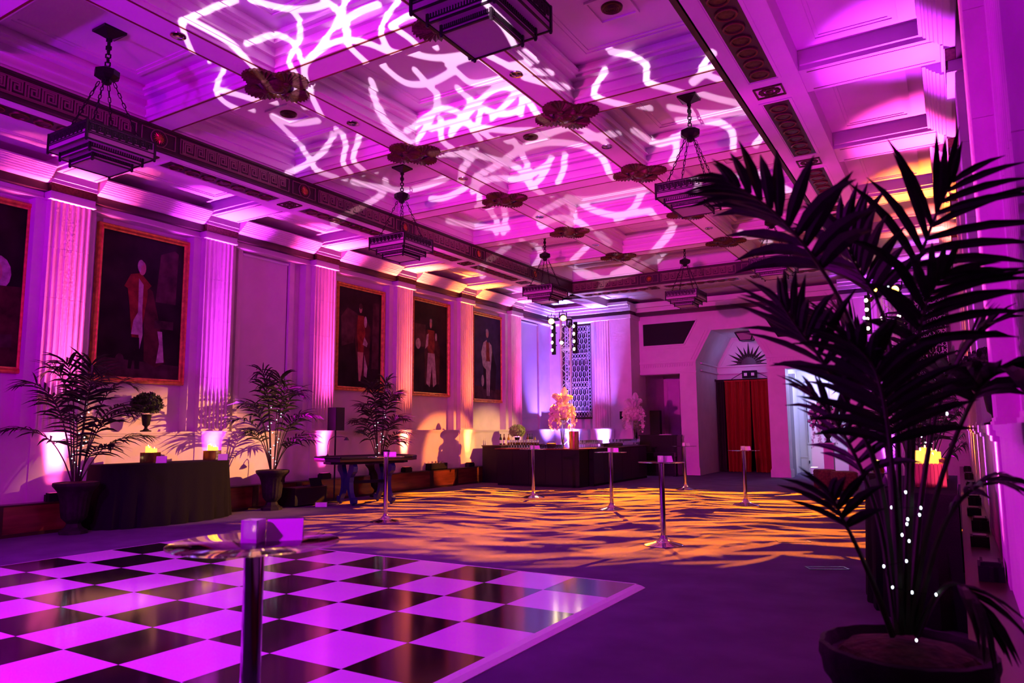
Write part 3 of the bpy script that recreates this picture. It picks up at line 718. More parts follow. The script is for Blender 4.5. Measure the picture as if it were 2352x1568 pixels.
def swirl_field(P, D, Ug, Vg, basis):
    F, R_, U_ = basis; segs = []
    for s in SW.replace('\n', '|').split('|'):
        pts = smooth([tuple(float(c) for c in q.split(',')) for q in s.split()]); uv = []
        for u, v in pts:
            w_ = np.array(on_z(u, v, 6.08))-P; f = w_@F; uv.append(((w_@R_)/f, (w_@U_)/f))
        segs += list(zip(uv[:-1], uv[1:]))
    S = np.full(Ug.shape, 9.0)
    for a, b in segs:
        a = np.array(a); b = np.array(b); e = b-a; l2 = max(1e-9, e@e)
        t = np.clip(((Ug-a[0])*e[0]+(Vg-a[1])*e[1])/l2, 0, 1)
        S = np.minimum(S, np.hypot(Ug-a[0]-t*e[0], Vg-a[1]-t*e[1]))
    wd = .0042 
    return S-wd
def leaf_field(seed, cx, cy, rx, ry, ang0, n):
    rnd = random.Random(seed); L_ = []
    for i in range(n):
        a = rnd.random()*2*PI; r = math.sqrt(rnd.random()); x = cx+rx*r*math.cos(a); y = cy+ry*r*math.sin(a)
        fan = math.atan2(y-cy-ry*1.1, x-cx)
        L_.append((x, y, ang0+rnd.gauss(0, .28)+.35*math.sin(x*1.1+y*.6), rnd.uniform(.5, 1.15), rnd.uniform(.05, .13)))
    def field(P, D, Ug, Vg, basis):
        t = np.where(D[...,2] < -1e-3, -P[2]/np.minimum(D[...,2], -1e-3), 60.0); X = P[0]+D[...,0]*t; Y = P[1]+D[...,1]*t
        S = np.full(Ug.shape, 9.0)
        for x, y, a, l, w_ in L_:
            dx, dy = X-x, Y-y; p = (dx*math.cos(a)+dy*math.sin(a))/l; q = -dx*math.sin(a)+dy*math.cos(a)-.10*l*p*p
            S = np.minimum(S, np.abs(q)-w_*(1-p*p))
        return S/10
    return field
def projector(name, label, P, T, d, half_deg, n, field, color, power, body=.16):
    t = thing(name, label, 'spotlight', P)
    th = math.tan(math.radians(half_deg))
    o = gobo_plate(P, T, d, th*1.06, n, field); mw = o.matrix_world.copy(); o.parent = t; o.location = Vector(o.location)-Vector(P)
    l = lamp(name+'_lamp', P, T, color, power, 2*half_deg*.97, .12, .00014)
    F = (Vector(T)-Vector(P)).normalized(); q = F.to_track_quat('-Z','Y').to_euler()
    m = MB(); R = d*th*1.06*1.45
    prof = [(R, -d-.02), (R, -d*.6), (R*.9, .02), (R*.9, body*1.6), (R*.5, body*1.75)]
    k_ = 16; m.lathe(prof, k_); m.f = m.f[:-2] + [m.f[-1]]
    b = m.build('barrel', 'black_matt', t); b.rotation_euler = q
    m = MB(); h_ = max(R, .06)*1.25
    m.bar((-h_,0,0),(-h_,0,body*1.5),.02,.05); m.bar((h_,0,0),(h_,0,body*1.5),.02,.05); m.bar((-h_,0,body*1.5),(h_,0,body*1.5),.02,.05); m.build('yoke', 'black_matt', t, rz=math.atan2(F.y,F.x)-PI/2)
    return t
projector('effects_projector', 'black effects projector throwing white swirls across the coffered ceiling', GP, GT, .10, 46, 620, swirl_field, (1.0, .66, 1.0), 12000)
LSTA, LSTB = (-10.18, 20.28, 4.72), (mir(-10.18), 20.28, 4.72)
projector('profile_spotlight', 'black profile spotlight with leaf stencil on the lattice truss beside the bar', LSTA, (-6.6, 12.4, 0), .05, 34, 420, leaf_field(3, -6.6, 13.2, 4.9, 6.3, .35, 250), (1.0,.23,.0), 60000, .13)
projector('profile_spotlight', 'black profile spotlight with leaf stencil on the lattice truss behind the tall palm', LSTB, (-5.0, 12.6, 0), .05, 34, 420, leaf_field(8, -5.0, 13.2, 4.8, 6.0, .75, 170), (1.0,.21,.0), 48000, .13)
# plain warm wash from the far truss onto the left wall
lamp('wall_wash', (-2.1, 19.8, 4.55), (-12.0, 8.4, .75), (1.0,.38,.13), 17000, 13, .5, .03)
lamp('wall_wash', (-2.1, 19.8, 4.55), (-12.0, 16.6, .9), (1.0,.24,.04), 11000, 13, .4, .03)
lamp('bar_wash', (-2.1, 19.8, 4.55), (-9.4, 19.2, 1.6), (1.0,.55,.14), 4500, 20, .5, .03)
lamp('vestibule_lamp', (xm, 25.2, 3.9), None, (.4,.35,1.0), 9, radius=.1, kind='POINT')
lamp('white_room_lamp', (-3.6, 25.4, 3.2), None, (.45,.45,1.0), 110, radius=.15, kind='POINT')
# uplighters standing on the plinths
UM = MB(); UM.box(-.075,.075,-.13,.13,0,.10); UM.box(-.06,.06,-.115,.115,.10,.125)
UMESH = UM.mesh('uplighter_housing', 'black_matt'); UL = MB(); UL.box(-.045,.045,-.10,.10,.1251,.128)
def uplighter(loc, aim, color, power, rz, label):
    t = thing('uplighter', label, 'uplighter', loc, rz, 'uplighters along the hall walls')
    put('housing', UMESH, t)
    ml = 'up_%.2f_%.2f_%.2f' % color
    if ml not in MAT: mat(ml, color, .4, emit=(color, .6))
    UL.build('lens', ml if loc[0] < -3 else 'iron', t)
    for s in (-1, 1):
        m = MB(); m.box(-.012,.012,s*.135-.006,s*.135+.006,-.0,.10); m.build('bracket', 'iron', t)
    p = Vector(loc)+Vector((0,0,.15)); l = bpy.data.lights.new('uplighter_lamp', 'AREA'); l.shape = 'RECTANGLE'; l.size = .09; l.size_y = .24; l.color = color; l.energy = power*.048; l.spread = math.radians(26)
    o = bpy.data.objects.new('uplighter_lamp', l); col.objects.link(o); o.location = p; o.rotation_euler = (Vector(aim)-p).to_track_quat('-Z','Y').to_euler() if rz else Matrix.Rotation(math.atan2(aim[0]-p.x, -(aim[2]-p.z)) , 3, 'Y').to_euler()
    # second lamp close to the wall, added to fill the foot of the beam
    d = Vector((Vector(aim)-p)[:2]+(0,)).normalized(); q = p+d*.05
    l2 = bpy.data.lights.new('uplighter_lamp', 'AREA'); l2.shape = 'RECTANGLE'; l2.size = .02; l2.size_y = .20; l2.color = color; l2.energy = power*.0016; l2.spread = math.radians(70)
    o2 = bpy.data.objects.new('uplighter_lamp', l2); col.objects.link(o2); o2.location = q
    th = math.radians(14)*(1 if d.x < 0 else -1)
    o2.rotation_euler = Matrix.Rotation(PI+th, 3, 'Y').to_euler() if not rz else (q+Vector((0,.25,1))-q).to_track_quat('-Z','Y').to_euler()
NAMES = ['pink','warm pink','violet','rose pink','orange','amber','pink-red','violet']
for k, c, p in UP_L:
    if k == 0: continue
    uplighter((XL+.10, PY(k), .462), (XL+.02, PY(k), 3.2), c, p, 0, 'black %s uplighter on the wooden plinth below %s' % ({1:'warm pink',2:'violet',3:'rose',4:'orange',5:'amber',6:'pink'}[k], {1:'the pilaster behind the first potted palm',2:'the pilaster between portrait and blank window',3:'the pilaster behind the black loudspeaker',4:'the orange pilaster between two portraits',5:'the amber pilaster left of the last portrait',6:'the pilaster next to the blue-lit corner'}[k]))
for k, c, p in UP_R:
    uplighter((XR-.10, PY(k), .462), (XR-.02, PY(k), 3.2), c, p, 0, 'black uplighter on the plinth of the wall behind the tall palm, %s light' % {1:'rose',2:'blue',3:'pink',4:'orange',5:'coral',6:'lilac'}[k])
for x, c, p in UP_E:
    uplighter((x, YE-.14, 0.0), (x, YE+.0, 3.2), c, p, PI/2, 'black uplighter on the floor by the end wall, %s' % {0:'below the fluted pilaster behind the bar',1:'below the pilaster behind the far truss',2:'in the corner beside the lattice window'}[[q[0] for q in UP_E].index(x)])

for sd, y, c, p in CEILING_FILL:  # unseen floodlights, added to light the coffers from below
    x = XL+.13 if sd < 0 else XR-.13
    t = thing('ceiling_washer', 'added squat black floodlight on the %s plinth, %s' % ('left' if sd < 0 else 'right', {7.72:'behind the draped sideboard',10.45:'behind the palm under the blank window',13.3:'behind the gaming table palm',18.9:'behind the back bar',4.5:'beside the tall palm',10.3:'behind the hidden palm',13.2:'behind the farthest palm'}[y]), 'floodlight', (x, y, .462), 0, 'added ceiling floodlights on the plinths')
    MB().box(-.07,.07,-.09,.09,0,.09).build('housing', 'black_matt', t); MB().box(-.05,.05,-.075,.075,.09,.1).build('bezel', 'iron', t)
    lamp('ceiling_washer_lamp', (x, y, .6), (x-sd*4.6, y+.8, 6.2), c, p, 80, .9, .06)
t = thing('truss_uplight', 'black floodlight on the floor at the foot of the bar truss', 'floodlight', (-10.40, 20.02, 0)); MB().box(-.1,.1,-.08,.08,.02,.16).build('housing', 'black_matt', t); MB().box(-.12,.12,-.05,.05,0,.02).build('foot', 'iron', t)
lamp('truss_uplight_lamp', (-10.40, 20.02, .22), (-10.52, 20.75, 4.2), (.42,.32,1.0), 1300, 55, .8, .05)

lamp('corner_fill_lamp', (-11.25, 21.9, .3), (-12.0, 22.6, 3.7), (.26,.13,1.0), 2200, 66, .8, .05)  # extra spot without a housing, added to deepen the blue of the corner
# ================================================================ things
# ---------------------------------------------------------------- dance floor
TS, X1, Y1 = .65, -2.73, 6.75
df = thing('dance_floor', 'chequered black and white dance floor laid on the carpet', 'dance floor', (0,0,0))
TW = MB(); TW.box(-TS/2+.0015, TS/2-.0015, -TS/2+.0015, TS/2-.0015, .004, .03); TWm, TBm = TW.mesh('tile', 'tile_white'), TW.mesh('tile', 'tile_black')
MB().box(X1-TS*10, X1, Y1-TS*10, Y1, .001, .026).build('underlay', 'black_matt', df)
for i in range(10):
    for j in range(10): put('tile', TBm if (i+j) % 2 == 0 else TWm, df, (X1-TS*(i+.5), Y1-TS*(j+.5), 0))
def ramp(a, b, nx, ny):
    m = MB(); w_ = .10; n = Vector((nx, ny, 0))
    a = Vector((*a, 0)); b = Vector((*b, 0)); 
    vs = []
    for p in (a, b): vs += [p+Vector((0,0,.0)), p+n*w_+Vector((0,0,.0)), p+n*w_+Vector((0,0,.006)), p+n*w_*.55+Vector((0,0,.024)), p+Vector((0,0,.031))]
    m.add(vs, [(0,1,6,5),(1,2,7,6),(2,3,8,7),(3,4,9,8),(4,0,5,9),(0,4,3,2,1),(5,6,7,8,9)]); m.build('edge_ramp', 'alu', df)
ramp((X1, Y1+.0), (X1, Y1-TS*10), 1, 0); ramp((X1-TS*10, Y1-TS*10), (X1-TS*10, Y1), -1, 0); ramp((X1-TS*10, Y1), (X1, Y1), 0, 1)

# ---------------------------------------------------------------- chandeliers
def chandelier():
    t = thing('chandelier', '', 'chandelier', (0,0,0), 0, 'stepped lantern chandeliers under the coffers')
    z = lambda h: h-ZP
    m = MB(); m.prism([(-.14,-.14),(.14,-.14),(.14,.14),(-.14,.14)], -.03, 0); m.add([(-.13,-.13,-.03),(.13,-.13,-.03),(.13,.13,-.03),(-.13,.13,-.03),(-.03,-.03,-.10),(.03,-.03,-.10),(.03,.03,-.10),(-.03,.03,-.10)], [(0,1,5,4),(1,2,6,5),(2,3,7,6),(3,0,4,7),(4,5,6,7)]); m.build('canopy', 'iron', t)
    def chain(m, a, b, n, r=.018):
        a, b = Vector(a), Vector(b)
        for i in range(n):
            p, q = a.lerp(b, i/n), a.lerp(b, (i+1)/n); d = (q-p); s = d.orthogonal().normalized()
            if i % 2: s = d.normalized().cross(s)
            c = (p+q)/2; h = d*.62; pts = [c-h, c-h*.6+s*r, c+h*.6+s*r, c+h, c+h*.6-s*r, c-h*.6-s*r, c-h]; m.tube(pts, r*.42, 4, False)
    m = MB(); chain(m, (0,0,-.09), (0,0,z(5.99)), 7, .026); m.tube([(0,0,-.09),(0,0,z(6.18))], .022, 6); m.build('chain', 'iron', t)
    m = MB(); m.lathe([(.0,.10),(.05,.09),(.11,.055),(.145,.04),(.145,-.03),(.10,-.06),(.06,-.075),(.06,-.11),(.03,-.13),(0,-.14)], 8, (0,0,z(5.88))); m.build('hub', 'iron', t)
    S1, S2, S3 = .83, .64, .48
    for sx in (-1,1):
        for sy in (-1,1):
            m = MB(); chain(m, (sx*.06,sy*.06,z(5.78)), (sx*S1*.36,sy*S1*.36,z(5.03)), 12, .014); m.build('stay_chain', 'iron', t)
    def tier(S, zt, zb, kind):
        m = MB(); h = S/2; w_ = .016
        for a, b in (((-h,-h),(h,-h)),((h,-h),(h,h)),((h,h),(-h,h)),((-h,h),(-h,-h))):
            m.bar((*a,zt),(*b,zt),w_); m.bar((*a,zb),(*b,zb),w_); m.bar((*a,zt+.01),(*a,zb-.012),.024); m.bar((*a,zt-(zt-zb)*.66),(*b,zt-(zt-zb)*.66),w_*.7)
            m.ball((a[0],a[1],zb-.016),.017,6,4)
        fr = m.build('tier_frame', 'iron', t)
        for r_ in range(4):
            a = PI/2*r_; p = MB(); p.box(-h+.01, h-.01, -h+.004, -h+.008, zb+.005, zt-.005); p.build('pane', 'lantern_glass', t, rz=a)
            if kind == 'key':
                kh = (zt-zb)*.46; q = key_panel(S*.94, kh, .011, .006, 9); q.v = [(x, y-h, zz+zt-(zt-zb)*.33) for x, y, zz in q.v]; q.build('key_band', 'iron', t, rz=a)
            else:
                q = MB(); n_ = 22
                for j in range(n_):
                    x = -h+.03+(S-.06)*j/(n_-1); q.box(x-.005, x+.005, -h-.005, -h+.004, zt-(zt-zb)*.6, zt-.008)
                q.build('slat_band', 'iron', t, rz=a)
        p = MB(); p.box(-h+.01, h-.01, -h+.01, h-.01, zb+.002, zb+.006) if kind == 'end' else None
        if kind == 'end': p.build('base_pane', 'lantern_glass', t)
        elif kind: # flat ring that closes the step
            hi = (S2 if S == S1 else S3)/2; p = MB(); ring(p, S-.02, S-.02, h-hi, zb+.002, zb+.005); p.build('step_pane', 'lantern_glass', t)
    tier(S1, z(5.05), z(4.84), 'key'); tier(S2, z(4.875), z(4.76), 'slat'); tier(S3, z(4.795), z(4.69), 'end')
    return t
ch0 = chandelier()
cps = [((-8.67, PY(0)+MOD/2), 'iron and glass chandelier hanging over the chequered floor beside the first portrait'),
       ((-8.67, PY(2)+MOD/2), 'iron and glass chandelier hanging in front of the blank window bay'),
       ((-8.67, PY(4)+MOD/2), 'iron and glass chandelier hanging before the lattice truss at the bar'),
       ((-5.87, 18.55), 'iron and glass chandelier hanging in front of the angled arch'),
       ((-3.12, PY(2)+MOD/2), 'iron and glass chandelier hanging over the cocktail tables next to the tall palm'),
       ((-3.12, PY(4)+MOD/2), 'iron and glass chandelier half hidden by the tall palm, before the right-hand black panel'),
       ((-3.12, PY(0)+MOD/2), 'iron and glass chandelier hanging overhead with its wide base pane showing')]
for i, ((x, y), lb) in enumerate(cps):
    o = ch0 if i == 0 else dup(ch0, (x, y, ZP))
    o.location = (x, y, ZP); o['label'] = lb

# ---------------------------------------------------------------- portraits
def portrait(k, side_y, W, H, zc, label, fig):
    yc = (PY(k)+PY(k+1))/2 + side_y; t = thing('portrait_painting', label, 'painting', (XL-.34, yc, zc), 0, 'portraits between the pilasters')
    MB().box(.02, .035, -W/2+.05, W/2-.05, -H/2+.05, H/2-.05).build('canvas', fig.get('ground', 'painting_dark'), t)
    # moulded frame, mitred at the corners
    fr = MB(); w_ = .10
    prof = [(0, 0), (0, .07), (.02, .10), (.045, .085), (.06, .10), (.075, .06), (w_, .05), (w_, 0)]     # (inwards, out)
    cs = [(-W/2, -H/2, 1, 1), (W/2, -H/2, -1, 1), (W/2, H/2, -1, -1), (-W/2, H/2, 1, -1)]; n = len(prof); vs = []
    for y, z_, sy, sz in cs: vs += [(o, y+sy*i, z_+sz*i) for i, o in prof]
    fs = [(c*n+i, c*n+i+1, ((c+1)%4)*n+i+1, ((c+1)%4)*n+i) for c in range(4) for i in range(n-1)]
    fr.add(vs, fs); fr.build('frame', 'gold_frame', t)
    m = MB(); m.ball((.10, 0, -H/2+.04), (.02, .14, .04), 10, 6); m.build('name_plate', 'gold_frame', t, True)
    d = [.036]
    def blob(name, m_, pts):
        d[0] += .0006; q = MB(); pp = [((-.5+x)*(W-.2), (-.5+y)*(H-.2)) for x, y in pts]
        q.add([(d[0], a, b) for a, b in pp], [tuple(range(len(pp)))]); q.build(name, m_, t)
    ell = lambda cx, cy_, rx, ry, n_=14: [(cx+rx*math.cos(2*PI*i/n_), cy_+ry*math.sin(2*PI*i/n_)) for i in range(n_)]
    for nm, m_, pts in fig['shapes'](ell): blob(nm, m_, pts)
def fig_mayor(e):
    return [('painted_curtain', 'paint_mid', [(.66,.55),(.92,.55),(.93,.93),(.88,.95),(.7,.9)]), ('painted_floor', 'paint_mid', [(.0,0),(1,0),(1,.10),(0,.13)]),
            ('painted_train', 'paint_robe', [(.5,.68),(.62,.62),(.72,.4),(.82,.12),(.70,.08),(.55,.12)]), ('painted_robe', 'paint_red', [(.30,.66),(.40,.72),(.52,.70),(.56,.60),(.52,.40),(.46,.16),(.40,.22),(.36,.42),(.34,.52)]),
            ('painted_collar', 'paint_red', [(.27,.63),(.34,.72),(.46,.74),(.60,.66),(.54,.62),(.44,.66),(.34,.61)]),
            ('painted_sash', 'paint_white', [(.44,.70),(.50,.66),(.50,.48),(.52,.30),(.49,.20),(.47,.30),(.38,.30),(.40,.40),(.45,.46)]),
            ('painted_table', 'paint_mid', [(.66,.36),(.9,.36),(.9,.42),(.66,.42)]), ('painted_cloth', 'paint_white', [(.70,.34),(.76,.34),(.80,.12),(.70,.11),(.73,.25)]),
            ('painted_legs', 'painting_dark', [(.38,.28),(.48,.28),(.50,.06),(.44,.06),(.43,.2),(.40,.06),(.36,.06)]), ('painted_dog', 'paint_mid', e(.26,.12,.05,.04)),
            ('painted_face', 'paint_skin', e(.475,.775,.045,.05)), ('painted_hair', 'paint_white', e(.455,.79,.04,.045)), ('painted_face', 'paint_skin', e(.485,.765,.03,.035))]
def fig_soldier(e):
    return [('painted_sky', 'paint_mid', [(.08,.4),(.35,.45),(.45,.75),(.2,.8),(.06,.7)]), ('painted_column', 'paint_mid', [(.78,.2),(.95,.2),(.95,.9),(.8,.9)]),
            ('painted_cloak', 'paint_robe', [(.42,.70),(.62,.74),(.74,.62),(.72,.25),(.60,.1),(.44,.15),(.38,.5)]), ('painted_coat', 'paint_red', [(.44,.74),(.58,.74),(.62,.56),(.58,.36),(.46,.36),(.42,.6)]),
            ('painted_lace', 'paint_white', e(.62,.68,.035,.06)), ('painted_sleeve', 'paint_white', [(.60,.52),(.68,.46),(.66,.42),(.56,.44)]), ('painted_breeches', 'paint_skin', [(.44,.36),(.58,.36),(.56,.2),(.52,.06),(.48,.06),(.46,.2)]),
            ('painted_train', 'paint_white', [(.60,.34),(.68,.2),(.66,.1),(.60,.12)]), ('painted_face', 'paint_skin', e(.50,.81,.035,.045)), ('painted_hair', 'paint_mid', e(.50,.835,.04,.03))]
def fig_robed(e):
    return [('painted_wall', 'paint_mid', [(.05,.5),(.35,.5),(.35,.75),(.05,.75)]), ('painted_helmet', 'paint_white', e(.14,.53,.07,.06)),
            ('painted_cloak', 'paint_robe', [(.38,.70),(.62,.70),(.78,.5),(.76,.1),(.34,.08),(.32,.5)]), ('painted_robe', 'paint_white', [(.42,.44),(.62,.44),(.68,.1),(.58,.06),(.54,.3),(.48,.06),(.38,.1)]),
            ('painted_coat', 'paint_red', [(.42,.70),(.60,.70),(.62,.5),(.60,.44),(.44,.44),(.40,.5)]), ('painted_sleeve', 'paint_white', [(.38,.64),(.44,.66),(.42,.52),(.34,.48)]), ('painted_lace', 'paint_white', e(.66,.63,.03,.045)),
            ('painted_face', 'paint_skin', e(.50,.77,.035,.05)), ('painted_hair', 'paint_white', e(.50,.805,.035,.025))]
def fig_admiral(e):
    return [('painted_ground', 'paint_mid', [(0,0),(1,0),(1,.12),(0,.16)]), ('painted_cloak', 'painting_dark', [(.36,.66),(.66,.66),(.84,.4),(.80,.1),(.62,.12),(.36,.12)]),
            ('painted_coat', 'paint_white', [(.36,.68),(.48,.72),(.50,.48),(.44,.36),(.34,.4),(.28,.56)]), ('painted_tunic', 'paint_red', [(.46,.70),(.58,.68),(.60,.46),(.46,.46)]),
            ('painted_lapel', 'paint_white', [(.56,.70),(.66,.66),(.68,.58),(.62,.34),(.59,.5)]), ('painted_breeches', 'paint_white', [(.44,.46),(.62,.46),(.60,.2),(.58,.04),(.54,.04),(.53,.25),(.52,.04),(.48,.04),(.46,.25)]),
            ('painted_plume', 'paint_white', e(.33,.22,.05,.07)), ('painted_face', 'paint_skin', e(.50,.80,.05,.055)), ('painted_hair', 'paint_white', e(.49,.83,.045,.025))]
def fig_judge(e):
    return [('painted_wig', 'paint_white', e(.80,.57,.11,.11)), ('painted_bands', 'paint_white', [(.78,.46),(.88,.46),(.9,.36),(.84,.38)]), ('painted_gown', 'paint_robe', [(.5,.48),(1,.5),(1,.0),(.4,.0)]), ('painted_face', 'paint_skin', e(.78,.57,.06,.08)), ('painted_paper', 'paint_mid', [(.7,.1),(.95,.12),(.95,.2),(.7,.18)])]
portrait(0, .0, 2.0, 2.70, 3.76, 'gilt-framed portrait cut by the picture edge, a pale wig on dark ground', dict(shapes=fig_judge))
portrait(1, .075, 1.74, 2.74, 3.73, 'gilt-framed portrait of a standing figure in fur collar with white sash', dict(shapes=fig_mayor))
portrait(3, .07, 1.70, 2.58, 3.74, 'gilt-framed dark portrait of a figure in red-brown coat, above the palm beside the loudspeaker', dict(shapes=fig_soldier))
portrait(4, .07, 1.72, 2.68, 3.77, 'gilt-framed portrait of a figure in long pale robe with a helmet beside', dict(shapes=fig_robed))
portrait(5, .13, 1.74, 2.76, 3.72, 'gilt-framed bluish portrait of a figure in white breeches and dark cloak', dict(shapes=fig_admiral, ground='paint_blue'))

# ---------------------------------------------------------------- cocktail tables
def cocktail(loc, label, rz, clear=True):
    t = thing('cocktail_table', label, 'table', loc, rz, 'glass cocktail tables on chrome poles')
    m = MB(); m.lathe([(.0,1.059),(.30,1.059),(.304,1.061),(.304,1.065),(.30,1.067),(0,1.067)], 40); m.build('table_top', 'table_glass', t, True)
    m = MB(); m.lathe([(.036,.05),(.036,1.054),(.07,1.056),(.07,1.0585)], 20); m.build('pole', 'chrome', t, True)
    m = MB(); m.lathe([(.25,.0),(.252,.008),(.22,.02),(.13,.04),(.07,.065),(.05,.10),(.038,.13)], 32); m.build('base', 'chrome', t, True)
    return t
TZ = 1.0675
CT = [((-8.22, 9.47), 'glass cocktail table with a chrome pole standing in front of the roulette table', .3),
      ((-8.19, 14.39), 'glass cocktail table with a chrome pole in front of the dark bar front corner', 1.1),
      ((-5.65, 12.9), 'glass cocktail table with a chrome pole standing before the bar end', -.6),
      ((-3.36, 9.31), 'glass cocktail table with a chrome pole casting a long shadow on open carpet', .1),
      ((-5.86, 17.93), 'glass cocktail table with a chrome pole by the pillar beside the piano', -.2),
      ((-3.65, 14.83), 'glass cocktail table with a chrome pole in front of the red curtains', .2),
      ((-2.24, 1.86), 'glass cocktail table with a chrome pole on the chequered dance floor', .0)]
for i, ((x, y), lb, rz) in enumerate(CT):
    z0 = .03 if i == 6 else 0
    cocktail((x, y, z0), lb, rz)
    where = lb.split('pole ', 1)[1]
    a = rz+.4
    cx, cy_ = (x-.01, y+.0)
    h_ = thing('candle_holder', 'square frosted glass tealight holder on the table '+where, 'candle holder', (cx, cy_, TZ+z0-.0005), a, 'tealight holders on the cocktail tables')
    m = MB(); s = .030
    for k_ in range(4):
        q = [(-s,-s),(s,-s),(s,s),(-s,s)]; p0, p1 = q[k_], q[(k_+1)%4]; m.bar(((p0[0]), p0[1], .04), (p1[0], p1[1], .04), .006, .08)
    m.box(-s, s, -s, s, 0, .012); m.build('glass_cube', 'frosted', h_)
    m = MB(); m.lathe([(.024,.012),(.024,.035),(.0,.036)], 12); m.build('tealight', 'candle_lit', h_)
    MB().ball((0,0,.048), (.005,.005,.012), 6, 4).build('flame', 'warm_bulb', h_)
    dx, dy = (.10*math.cos(YAW)-.03, .10*math.sin(YAW)+.05); 
    c_ = thing('menu_card', 'folded white menu card on the table '+where, 'card', (cx+dx, cy_+dy, TZ+z0-.0005), YAW+.2+.3*math.sin(i*2.1), 'menu cards on the cocktail tables')
    m = MB(); m.add([(-.065,-.04,0),(.065,-.04,0),(.065,0,.075),(-.065,0,.075),(-.065,.04,0),(.065,.04,0)], [(0,1,2,3),(3,2,5,4)]); m.build('card_leaf', 'card', c_)

# ---------------------------------------------------------------- palms
def leaflet(m, base, d, up, L, w_, droop, n=4):
    d = d.normalized(); side = d.cross(up).normalized(); nrm = side.cross(d); vs = []; p = base.copy()
    for i in range(n+1):
        t = i/n; ww = w_*math.sin(PI*min(1, (.12+.88*t))**.85)*.5 if i < n else .0008
        dd = (d - Vector((0,0,1))*droop*t*1.6).normalized()
        if i: p = p+dd*(L/n)
        s = dd.cross(nrm).normalized()*-1
        vs += [p-s*ww+nrm*ww*.35, p, p+s*ww+nrm*ww*.35]
    fs = []
    for i in range(n):
        a = i*3; fs += [(a,a+1,a+4,a+3),(a+1,a+2,a+5,a+4)]
    m.add(vs, fs)
def frond(parent, pts, nl, Ll, wl, droop, rnd, start=.42, r=.008, split=False, ref=None):
    """rachis along pts, leaflets on both sides"""
    P_ = [Vector(p) for p in pts]; q = [P_[0]]+P_+[P_[-1]]; cv = []
    for i in range(1, len(q)-2):
        a, b, c, d = q[i-1:i+3]
        for t in (0, .2, .4, .6, .8): cv.append(.5*((2*b)+(c-a)*t+(2*a-5*b+4*c-d)*t*t+(3*b-a-3*c+d)*t**3))
    cv.append(P_[-1]); n = len(cv)
    m = MB(); m.tube(cv, [r*(1.5-1.2*i/n) for i in range(n)], 5); fr = m.build('frond', 'leaf_stem', parent)
    acc = None if split else MB()
    for i in range(nl):
        t = start+(1-start)*(i+.5)/nl; f = t*(n-1); k_ = min(int(f), n-2); p = cv[k_].lerp(cv[k_+1], f-k_); d = (cv[k_+1]-cv[k_]).normalized()
        side = d.cross(ref or Vector((0,0,1))); side = side.normalized() if side.length > .05 else Vector((1,0,0)); nr = side.cross(d)
        tt = (t-start)/(1-start); Lx = Ll*(.55+.9*math.sin(PI*min(1,tt*.85+.15))*.6)*(1-.35*tt)
        for s in (-1, 1):
            dd = side*s*(.95-.45*tt)+d*(.55+.6*tt)+nr*.25+Vector((rnd.gauss(0,.08),rnd.gauss(0,.08),rnd.gauss(0,.08)))
            mm = MB() if split else acc
            leaflet(mm, p, dd, nr, Lx*rnd.uniform(.88,1.1), wl*(1-.3*tt), droop*rnd.uniform(.6,1.3))
            if split: mm.build('leaflet', 'leaf', fr)
    if not split: acc.build('leaflets', 'leaf', fr)
    return fr
def urn(t, H=.76, R=.31):
    k_ = H/.76
    fl = lambda a, z_: .025*math.cos(18*a) if .22*k_ < z_ < .60*k_ else 0
    m = MB(); m.lathe([(.20,0),(.20,.05),(.17,.06),(.12,.10),(.10,.15),(.13,.19),(.15,.21)], 8, ); m.build('foot', 'urn', t)
    m = MB(); m.lathe([(.13,.19*k_),(.17,.24*k_),(.185,.34*k_),(.195,.46*k_),(.215,.56*k_),(.235,.60*k_)], 72, lobes=fl); m.build('body', 'urn', t, True)
    m = MB(); m.lathe([(.235,.60*k_),(.245,.63*k_),(.265,.655*k_),(R*.97,.70*k_),(R,.72*k_),(R*.99,.755*k_),(R*.93,.76*k_),(R*.86,.72*k_)], 40, lobes=lambda a, z_: .018*math.cos(24*a) if z_ > .66 else 0); m.build('rim', 'urn', t, True)
    m = MB(); m.lathe([(R*.88,.70*k_),(R*.7,.745*k_),(R*.35,.77*k_),(.0,.775*k_)], 24, lobes=lambda a, z_: .05*math.sin(7*a+z_*40)); m.build('soil', 'soil', t)
